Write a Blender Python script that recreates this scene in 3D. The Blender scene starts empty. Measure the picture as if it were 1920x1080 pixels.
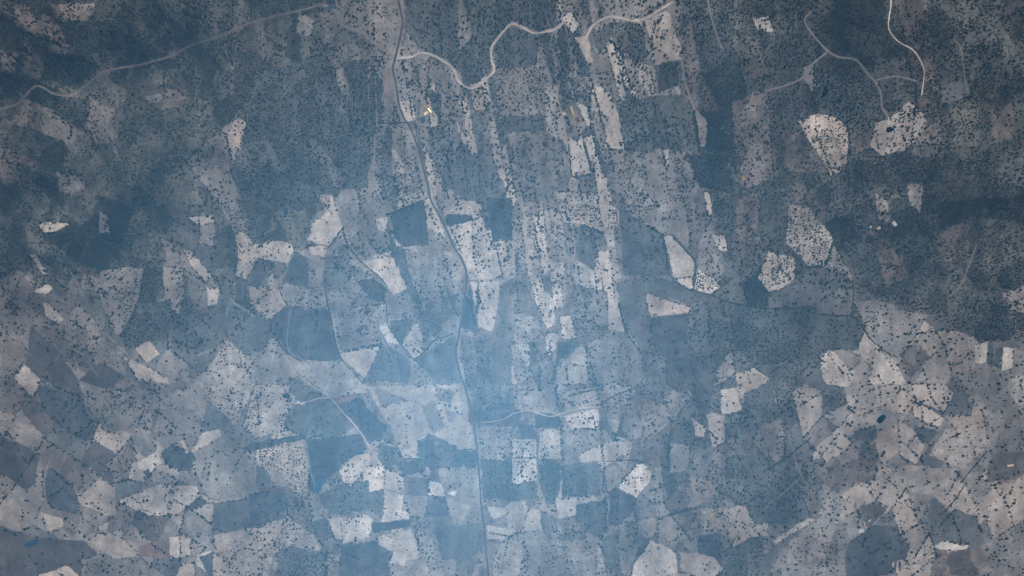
import bpy, math, random
import numpy as np
from mathutils import Vector, Matrix, noise as mnoise
from mathutils.geometry import delaunay_2d_cdt

random.seed(11)
rng = np.random.default_rng(11)
S = bpy.context.scene
COL = S.collection
R = math.radians

# ------------------------------------------------------------------ camera
CAM_H, PITCH, LENS = 3700.0, R(-12.0), 35.0
cam_d = bpy.data.cameras.new('camera')
cam_d.lens = LENS; cam_d.sensor_width = 36.0
cam_d.clip_start = 1.0; cam_d.clip_end = 60000.0
cam = bpy.data.objects.new('camera', cam_d); COL.objects.link(cam)
CAM_Y = -CAM_H * math.tan(PITCH)
cam.location = (0, CAM_Y, CAM_H); cam.rotation_euler = (PITCH, 0, 0)
S.camera = cam

# ------------------------------------------------------------------ light
SUN_EL, SUN_AZ = R(71.5), R(9)          # azimuth: from the top of the picture (+Y), a little to the right
world = bpy.data.worlds.new('World'); S.world = world; world.use_nodes = True
wn = world.node_tree.nodes; wl = world.node_tree.links
sky = wn.new('ShaderNodeTexSky'); sky.sky_type = 'NISHITA'; sky.sun_disc = False
sky.sun_elevation = SUN_EL; sky.sun_rotation = SUN_AZ; sky.altitude = 600
wl.new(sky.outputs[0], wn['Background'].inputs[0])
wn['Background'].inputs[1].default_value = 0.09
sun_d = bpy.data.lights.new('sun', 'SUN'); sun_d.energy = 2.8; sun_d.angle = R(0.53)
sun_d.color = (1.0, 0.975, 0.94)
sun = bpy.data.objects.new('sun', sun_d); COL.objects.link(sun)
sdir = Vector((math.sin(SUN_AZ) * math.cos(SUN_EL), math.cos(SUN_AZ) * math.cos(SUN_EL), math.sin(SUN_EL)))
sun.rotation_euler = sdir.to_track_quat('Z', 'Y').to_euler()
sun.location = sdir * 3000
S.view_settings.view_transform = 'Standard'; S.view_settings.look = 'None'
S.view_settings.exposure = -0.38; S.view_settings.gamma = 1.0
S.view_settings.use_curve_mapping = False
S.cycles.filter_width = 1.5
S.cycles.use_denoising = True; S.cycles.denoiser = 'OPENIMAGEDENOISE'
S.cycles.denoising_prefilter = 'ACCURATE'; S.cycles.denoising_input_passes = 'RGB_ALBEDO_NORMAL'
S.cycles.volume_bounces = 0
S.cycles.use_adaptive_sampling = False
HAZE_DENSITY = 0.000022
HAZE_COLOR = (0.19, 0.56, 1.0)
HAZE_G = -0.75                         # the air throws light back towards the sun: brightest round the point opposite it

# ------------------------------------------------------------------ terrain
_P = rng.permutation(512)
def _vn(x, y):
    xi = np.floor(x).astype(int); yi = np.floor(y).astype(int)
    fx = x - xi; fy = y - yi
    fx = fx * fx * (3 - 2 * fx); fy = fy * fy * (3 - 2 * fy)
    def hsh(a, b): return _P[(_P[a & 511] + b) & 511] / 511.0
    return (hsh(xi, yi) * (1 - fx) + hsh(xi + 1, yi) * fx) * (1 - fy) + (hsh(xi, yi + 1) * (1 - fx) + hsh(xi + 1, yi + 1) * fx) * fy
def fbm(x, y, o=3):
    s = 0; a = 0.5; t = 0
    for i in range(o):
        s = s + a * _vn(x * 2 ** i + 17.3 * i, y * 2 ** i + 9.1 * i); t += a; a *= 0.5
    return s / t
def ground_flat(px, py):               # picture position -> point on the plane z = 0
    px = np.asarray(px, float); py = np.asarray(py, float)
    k = 36.0 / LENS / 1920.0
    dx = (px - 960) * k; dy = -(py - 540) * k
    c, s = math.cos(PITCH), math.sin(PITCH)
    wy = dy * c + s; wz = dy * s - c
    t = CAM_H / -wz
    return dx * t, CAM_Y + wy * t
def seg_dist(x, y, pts):
    d = np.full(np.shape(x), 1e9)
    for (ax, ay), (bx, by) in zip(pts[:-1], pts[1:]):
        vx, vy = bx - ax, by - ay
        t = np.clip(((x - ax) * vx + (y - ay) * vy) / (vx * vx + vy * vy + 1e-9), 0, 1)
        d = np.minimum(d, np.hypot(x - ax - t * vx, y - ay - t * vy))
    return d
def pl(s):
    return [tuple(float(v) for v in p.split(',')) for p in s.split()]
def plw(s):
    return [tuple(float(v) for v in ground_flat(*p)) for p in pl(s)]
RIVER = '-160,260 0,205 33,195 62,165 80,163 105,177 135,178 160,162 180,145 200,133 260,122 320,105 360,85 405,70 480,40 560,20 605,8'
RELIEF = [  # (polyline in picture, height m, half width m)
    (plw(RIVER), -62, 135), (plw('-100,60 40,60 120,60 200,60 290,40 360,10'), 48, 110),
    (plw('-120,520 0,470 50,455 110,437 170,398 250,350'), 46, 80),
    (plw('215,352 280,318 300,285'), 26, 55), (plw('380,262 415,240 455,212'), 20, 50),
    (plw('60,20 110,90 130,140'), 22, 45), (plw('200,20 230,70 250,110'), 20, 45), (plw('330,10 350,50'), 18, 40), (plw('150,200 200,240 300,250 350,280'), 24, 60), (plw('20,240 90,260 140,310 200,320'), -18, 45),
    (plw('20,560 80,540 140,550'), 16, 40), (plw('60,380 100,370 160,330'), -20, 45), (plw('470,330 460,270 480,200 540,150'), 16, 50), (plw('690,120 700,220 695,320'), -16, 40),
    (plw('1600,420 1660,380 1760,370 1860,340'), 18, 60), (plw('1840,60 1880,160 1850,260'), 20, 70), (plw('1440,60 1480,140 1470,240'), -16, 60),
    (plw('100,250 180,290 230,330'), 22, 90), (plw('0,300 60,340 100,390'), 30, 90),
    (plw('1500,-60 1560,80 1600,190 1640,330'), 30, 140), (plw('1760,60 1800,180 1780,330 1720,430'), 34, 150),
    (plw('1330,-40 1400,180 1420,340 1470,480'), 24, 120), (plw('1900,420 1800,480 1700,560'), -24, 110),
    (plw('0,640 90,730 150,800 220,900'), -22, 90), (plw('0,810 40,850 70,890'), 18, 60),
    (plw('1000,-60 1010,140 1000,300 990,520'), 14, 90), (plw('1120,-60 1150,140 1180,300 1170,430'), 12, 80),
    (plw('860,-60 880,140 900,300 930,460'), 12, 80), (plw('700,240 720,360 790,520'), -8, 70),
]
def height(x, y):
    x = np.asarray(x, float); y = np.asarray(y, float)
    h = (fbm(x / 900 + 3, y / 900 + 5, 3) - 0.5) * 30
    hill = 1 / (1 + np.exp((x + 950 - 0.35 * (y - 200)) / 170)) * 1 / (1 + np.exp(-(y - 0) / 220))
    hill2 = 1 / (1 + np.exp(-(x - 760) / 170)) * 1 / (1 + np.exp(-(y - 60) / 200))
    ux = x * 0.8 + y * 0.6
    h = h + (hill + 0.55 * hill2) * (0.5 - np.sqrt((fbm(ux / 230, (y * 0.8 - x * 0.3) / 360 + 40, 2) - 0.5) ** 2 + 0.0025) * 3.2) * 130
    h = h + (fbm((x - 0.12 * y) / 95 + 50, y / 520, 2) - 0.5) * (9 + 14 * np.exp(-((x - 60) / 480) ** 2) / (1 + np.exp(-(y - 150) / 120)))
    for pts, a, w in RELIEF:
        h = h + 1.8 * a * np.exp(-(seg_dist(x, y, pts) / (w * 1.25)) ** 2)
    return h
def ground_pt(px, py):                 # picture position -> x, y on the relief
    k = 36.0 / LENS / 1920.0
    px = np.asarray(px, float); py = np.asarray(py, float)
    dx = (px - 960) * k; dy = -(py - 540) * k
    c, s = math.cos(PITCH), math.sin(PITCH)
    wy = dy * c + s; wz = dy * s - c
    z = np.zeros(np.shape(px))
    for _ in range(4):
        t = (CAM_H - z) / -wz
        x, y = dx * t, CAM_Y + wy * t
        z = height(x, y)
    return x, y
M_PX = 36.0 / LENS / 1920.0 * CAM_H      # metres per picture pixel, about 1.98

# ------------------------------------------------------------------ materials
def nmat(name):
    m = bpy.data.materials.new(name); m.use_nodes = True
    nt = m.node_tree
    return m, nt, nt.nodes['Principled BSDF']
def tex_noise(nt, scale, detail=4, vec=None, rough=0.55):
    n = nt.nodes.new('ShaderNodeTexNoise'); n.inputs['Scale'].default_value = scale
    n.inputs['Detail'].default_value = detail; n.inputs['Roughness'].default_value = rough
    if vec is not None: nt.links.new(vec, n.inputs['Vector'])
    return n.outputs[0]
def ramp(nt, v, a, b, va, vb):
    r = nt.nodes.new('ShaderNodeMapRange'); nt.links.new(v, r.inputs[0])
    r.inputs[1].default_value = a; r.inputs[2].default_value = b
    r.inputs[3].default_value = va; r.inputs[4].default_value = vb
    return r.outputs[0]
def math_n(nt, op, a, b):
    n = nt.nodes.new('ShaderNodeMath'); n.operation = op
    for i, v in enumerate((a, b)):
        if isinstance(v, (int, float)): n.inputs[i].default_value = v
        else: nt.links.new(v, n.inputs[i])
    return n.outputs[0]
def mixc(nt, fac, a, b, mode='MIX'):
    n = nt.nodes.new('ShaderNodeMix'); n.data_type = 'RGBA'; n.blend_type = mode
    if isinstance(fac, (int, float)): n.inputs[0].default_value = fac
    else: nt.links.new(fac, n.inputs[0])
    for i, v in ((6, a), (7, b)):
        if isinstance(v, tuple): n.inputs[i].default_value = (*v, 1)
        else: nt.links.new(v, n.inputs[i])
    return n.outputs[2]
def land_material(name, base=None, strength=1.0, mottled=(0.10, 0.11, 0.09), mott=0.35, feather=True, plots=0.0):
    """soil and dry grass: the object's own colour, broken up by wear, damp patches and plough marks;
    the outermost metres thin out unevenly into whatever grows next to it"""
    m, nt, b = nmat(name)
    geo = nt.nodes.new('ShaderNodeNewGeometry')
    pos = geo.outputs['Position']
    if base is None:
        oi = nt.nodes.new('ShaderNodeObjectInfo'); colr = oi.outputs['Color']; rnd = oi.outputs['Random']
    else:
        rg = nt.nodes.new('ShaderNodeRGB'); rg.outputs[0].default_value = (*base, 1); colr = rg.outputs[0]; rnd = None
    big = tex_noise(nt, 1 / 230, 3, pos); mid = tex_noise(nt, 1 / 60, 5, pos, 0.65); fine = tex_noise(nt, 1 / 9, 3, pos, 0.7)
    v = math_n(nt, 'MULTIPLY', ramp(nt, big, 0.3, 0.7, 1 - 0.30 * strength, 1 + 0.30 * strength), ramp(nt, mid, 0.28, 0.72, 1 - 0.26 * strength, 1 + 0.26 * strength))
    v = math_n(nt, 'MULTIPLY', v, ramp(nt, fine, 0.25, 0.75, 1 - 0.22 * strength, 1 + 0.22 * strength))
    mp = nt.nodes.new('ShaderNodeMapping'); nt.links.new(pos, mp.inputs[0]); mp.inputs['Scale'].default_value = (1 / 45, 1 / 300, 0)
    gul = tex_noise(nt, 1.0, 4, mp.outputs[0], 0.6)      # washed lines running down the slopes
    v = math_n(nt, 'MULTIPLY', v, ramp(nt, gul, 0.3, 0.7, 1 - 0.16 * strength, 1 + 0.16 * strength))
    if rnd is not None:                  # faint working lines, each field its own direction
        rot = nt.nodes.new('ShaderNodeVectorRotate'); rot.rotation_type = 'Z_AXIS'
        nt.links.new(pos, rot.inputs['Vector']); nt.links.new(math_n(nt, 'MULTIPLY', rnd, 6.28), rot.inputs['Angle'])
        mp = nt.nodes.new('ShaderNodeMapping'); nt.links.new(rot.outputs[0], mp.inputs[0]); mp.inputs['Scale'].default_value = (1 / 9, 1 / 220, 0)
        lines = tex_noise(nt, 1.0, 2, mp.outputs[0])
        v = math_n(nt, 'MULTIPLY', v, ramp(nt, lines, 0.3, 0.7, 0.92, 1.08))
    if plots > 0:                        # small old plots inside the open land
        wv = nt.nodes.new('ShaderNodeVectorMath'); wv.operation = 'MULTIPLY_ADD'
        wn_ = nt.nodes.new('ShaderNodeTexNoise'); wn_.inputs['Scale'].default_value = 1 / 90; nt.links.new(pos, wn_.inputs['Vector'])
        nt.links.new(wn_.outputs['Color'], wv.inputs[0]); wv.inputs[1].default_value = (70, 70, 0); nt.links.new(pos, wv.inputs[2])
        mp = nt.nodes.new('ShaderNodeMapping'); nt.links.new(wv.outputs[0], mp.inputs[0]); mp.inputs['Scale'].default_value = (1 / 85, 1 / 130, 0)
        vo = nt.nodes.new('ShaderNodeTexVoronoi'); vo.inputs['Scale'].default_value = 1.0; nt.links.new(mp.outputs[0], vo.inputs['Vector'])
        sep = nt.nodes.new('ShaderNodeSeparateColor'); nt.links.new(vo.outputs['Color'], sep.inputs[0])
        v = math_n(nt, 'MULTIPLY', v, ramp(nt, sep.outputs[0], 0, 1, 1 - plots, 1 + plots))
    c = mixc(nt, 1.0, colr, v, 'MULTIPLY')
    sc = tex_noise(nt, 1 / 26, 6, pos, 0.7)
    c = mixc(nt, ramp(nt, sc, 0.54, 0.70, 0, mott), c, mottled)
    hue = tex_noise(nt, 1 / 400, 2, pos)
    c = mixc(nt, ramp(nt, hue, 0.45, 0.75, 0, 0.5), c, mixc(nt, 1.0, c, (1.08, 0.97, 0.90), 'MULTIPLY'))
    nt.links.new(c, b.inputs['Base Color'])
    b.inputs['Roughness'].default_value = 0.95; b.inputs['Specular IOR Level'].default_value = 0.15
    if feather:
        at = nt.nodes.new('ShaderNodeAttribute'); at.attribute_name = 'inner'
        n1 = tex_noise(nt, 1 / 14, 5, pos, 0.7)
        lim = ramp(nt, at.outputs['Fac'], 0.0, 1.0, 0.78, 0.12)
        al = math_n(nt, 'GREATER_THAN', n1, lim)
        nt.links.new(al, b.inputs['Alpha'])
    return m
def plain(name, colr, rough=0.8, metal=0.0, var=0.15, scale=0.4):
    m, nt, b = nmat(name)
    geo = nt.nodes.new('ShaderNodeNewGeometry')
    n = tex_noise(nt, scale, 4, geo.outputs['Position'])
    v = ramp(nt, n, 0.25, 0.75, 1 - var, 1 + var)
    nt.links.new(mixc(nt, 1.0, tuple(colr), v, 'MULTIPLY'), b.inputs['Base Color'])
    b.inputs['Roughness'].default_value = rough; b.inputs['Metallic'].default_value = metal
    return m
MAT_LAND = land_material('field_soil', strength=1.25, mott=0.5)
MAT_SCRUB = land_material('scrub_soil', strength=1.35, mottled=(0.035, 0.045, 0.035), mott=0.6, plots=0.42)
MAT_OPEN = land_material('open_pasture', strength=1.15, mottled=(0.08, 0.09, 0.075), mott=0.45, plots=0.32)
MAT_GROUND = land_material('open_ground', base=(0.13, 0.125, 0.11), strength=1.4, mottled=(0.05, 0.06, 0.045), mott=0.6, feather=False)
MAT_SAND = land_material('pale_sand', strength=0.9, mottled=(0.12, 0.14, 0.14), mott=0.6)
MAT_ASPHALT = plain('worn_asphalt', (0.036, 0.034, 0.032), 0.9, 0, 0.25, 0.05)
MAT_PAINT = plain('road_paint', (0.7, 0.7, 0.66), 0.7)
MAT_VERGE = plain('road_verge', (0.085, 0.075, 0.062), 0.95, 0, 0.3, 0.06)
MAT_BARK = plain('oak_bark', (0.09, 0.07, 0.05), 0.95, 0, 0.3, 2)
def leaf_material(name, a, b_):
    m, nt, b = nmat(name)
    oi = nt.nodes.new('ShaderNodeObjectInfo')
    geo = nt.nodes.new('ShaderNodeNewGeometry')
    n = tex_noise(nt, 0.9, 3, geo.outputs['Position'])
    f = math_n(nt, 'ADD', math_n(nt, 'MULTIPLY', oi.outputs['Random'], 0.6), ramp(nt, n, 0.3, 0.7, 0, 0.4))
    nt.links.new(mixc(nt, f, a, b_), b.inputs['Base Color'])
    b.inputs['Roughness'].default_value = 0.7; b.inputs['Specular IOR Level'].default_value = 0.25
    return m
MAT_LEAF = leaf_material('oak_leaves', (0.010, 0.018, 0.012), (0.026, 0.036, 0.022))
MAT_HEDGE = leaf_material('hedge_leaves', (0.026, 0.042, 0.024), (0.050, 0.068, 0.036))
MAT_WALL = plain('lime_wall', (0.62, 0.58, 0.50), 0.9, 0, 0.1, 0.5)
MAT_DOOR = plain('door_wood', (0.14, 0.09, 0.06), 0.7)
MAT_GLASS = plain('window_glass', (0.03, 0.035, 0.04), 0.1, 0, 0.05)
def roof_material(name, colr, rough, metal):
    m, nt, b = nmat(name)
    tc = nt.nodes.new('ShaderNodeTexCoord')
    w = nt.nodes.new('ShaderNodeTexWave'); w.inputs['Scale'].default_value = 1.2; w.inputs['Distortion'].default_value = 0.4
    nt.links.new(tc.outputs['Object'], w.inputs['Vector'])
    n = tex_noise(nt, 0.35, 5, tc.outputs['Object'])
    v = math_n(nt, 'MULTIPLY', ramp(nt, w.outputs[0], 0, 1, 0.9, 1.05), ramp(nt, n, 0.25, 0.75, 0.75, 1.15))
    nt.links.new(mixc(nt, 1.0, tuple(colr), v, 'MULTIPLY'), b.inputs['Base Color'])
    b.inputs['Roughness'].default_value = rough; b.inputs['Metallic'].default_value = metal
    return m
ROOF = {
    'gold': roof_material('brass_yellow_sheet', (0.95, 0.74, 0.36), 0.26, 1.0),
    'tan': roof_material('weathered_tan_roof', (0.50, 0.40, 0.24), 0.6, 0.0),
    'ochre': roof_material('ochre_tile', (0.42, 0.27, 0.08), 0.7, 0.0),
    'brown': roof_material('brown_tile', (0.14, 0.085, 0.05), 0.8, 0.0),
    'red': roof_material('dark_red_tile', (0.17, 0.055, 0.035), 0.8, 0.0),
    'white': roof_material('white_sheet', (0.55, 0.53, 0.50), 0.6, 0.0),
    'black': roof_material('blackened_roof', (0.02, 0.016, 0.012), 0.8, 0.0),
}
def water_material(name, colr, rough):
    m, nt, b = nmat(name)
    geo = nt.nodes.new('ShaderNodeNewGeometry')
    n = tex_noise(nt, 0.08, 3, geo.outputs['Position'])
    nt.links.new(mixc(nt, 1.0, tuple(colr), ramp(nt, n, 0.3, 0.7, 0.8, 1.2), 'MULTIPLY'), b.inputs['Base Color'])
    b.inputs['Roughness'].default_value = rough; b.inputs['Specular IOR Level'].default_value = 0.12
    return m
MAT_WATER = water_material('blue_shallow_water', (0.02, 0.065, 0.10), 0.35)
MAT_DEEP = water_material('dark_deep_water', (0.002, 0.002, 0.002), 0.05)

# ------------------------------------------------------------------ helpers
def link(name, mesh, mat=None, parent=None):
    o = bpy.data.objects.new(name, mesh); COL.objects.link(o)
    if mat is not None and mesh is not None and not mesh.materials: mesh.materials.append(mat)
    if parent is not None: o.parent = parent
    return o
def mesh_of(name, v, f):
    me = bpy.data.meshes.new(name); me.from_pydata([tuple(p) for p in v], [], f); me.update(); return me
def tag(o, label, cat, group=None):
    o['label'] = label; o['category'] = cat
    if group: o['group'] = group
    return o
def struct(o):
    o['kind'] = 'structure'; return o
def in_poly(x, y, poly):
    c = np.zeros(np.shape(x), bool); n = len(poly)
    for i in range(n):
        x1, y1 = poly[i]; x2, y2 = poly[i - 1]
        if y1 == y2: continue
        c ^= ((y1 > y) != (y2 > y)) & (x < (x2 - x1) * (y - y1) / (y2 - y1) + x1)
    return c

# ------------------------------------------------------------------ ground sheet to the horizon
def axis(lo, hi, step, far):
    a = list(np.arange(lo, hi + step, step)); d = step
    l = [lo]; h = [a[-1]]
    while h[-1] < far: d *= 1.35; h.append(h[-1] + d); l.append(l[-1] - d)
    return np.array(l[:0:-1] + a + h[1:])
gx = axis(-2250, 2250, 13, 14000); gy = axis(-1500, 1450, 13, 14000)
GX, GY = np.meshgrid(gx, gy)
GZ = height(GX, GY)
nx, ny = len(gx), len(gy)
idx = np.arange(nx * ny).reshape(ny, nx)
quads = np.stack([idx[:-1, :-1], idx[:-1, 1:], idx[1:, 1:], idx[1:, :-1]], -1).reshape(-1, 4)
gm = bpy.data.meshes.new('ground')
gm.from_pydata(np.stack([GX, GY, GZ - 1.2], -1).reshape(-1, 3).tolist(), [], quads.tolist())
gm.polygons.foreach_set('use_smooth', np.ones(len(quads), bool)); gm.update()
struct(link('ground', gm, MAT_GROUND))
GZMIN = float(GZ.min()) - 1.2

# ------------------------------------------------------------------ land parcels, read off the photograph
# one line each: soil class, trees per 1000 square pixels, outline in the photograph
CLASS = {  # name, colour, material
    'W': ('stubble_field', (0.60, 0.54, 0.48)), 'P': ('stubble_field', (0.46, 0.40, 0.345)), 'p': ('bare_field', (0.34, 0.295, 0.255)),
    'L': ('dry_pasture', (0.225, 0.205, 0.185)), 'S': ('stony_pasture', (0.175, 0.150, 0.130)), 'M': ('pasture', (0.135, 0.135, 0.130)),
    'D': ('green_field', (0.080, 0.083, 0.084)), 'B': ('ploughed_field', (0.19, 0.135, 0.115)), 'K': ('dark_field', (0.085, 0.074, 0.066)),
    'X': ('scrubland', (0.108, 0.106, 0.090)), 'Y': ('wooded_shaded_hillside', (0.052, 0.053, 0.045)), 'U': ('damp_wash', (0.13, 0.165, 0.19)),  # Y is dark wood; slope shade is also put into its colour
}
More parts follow.
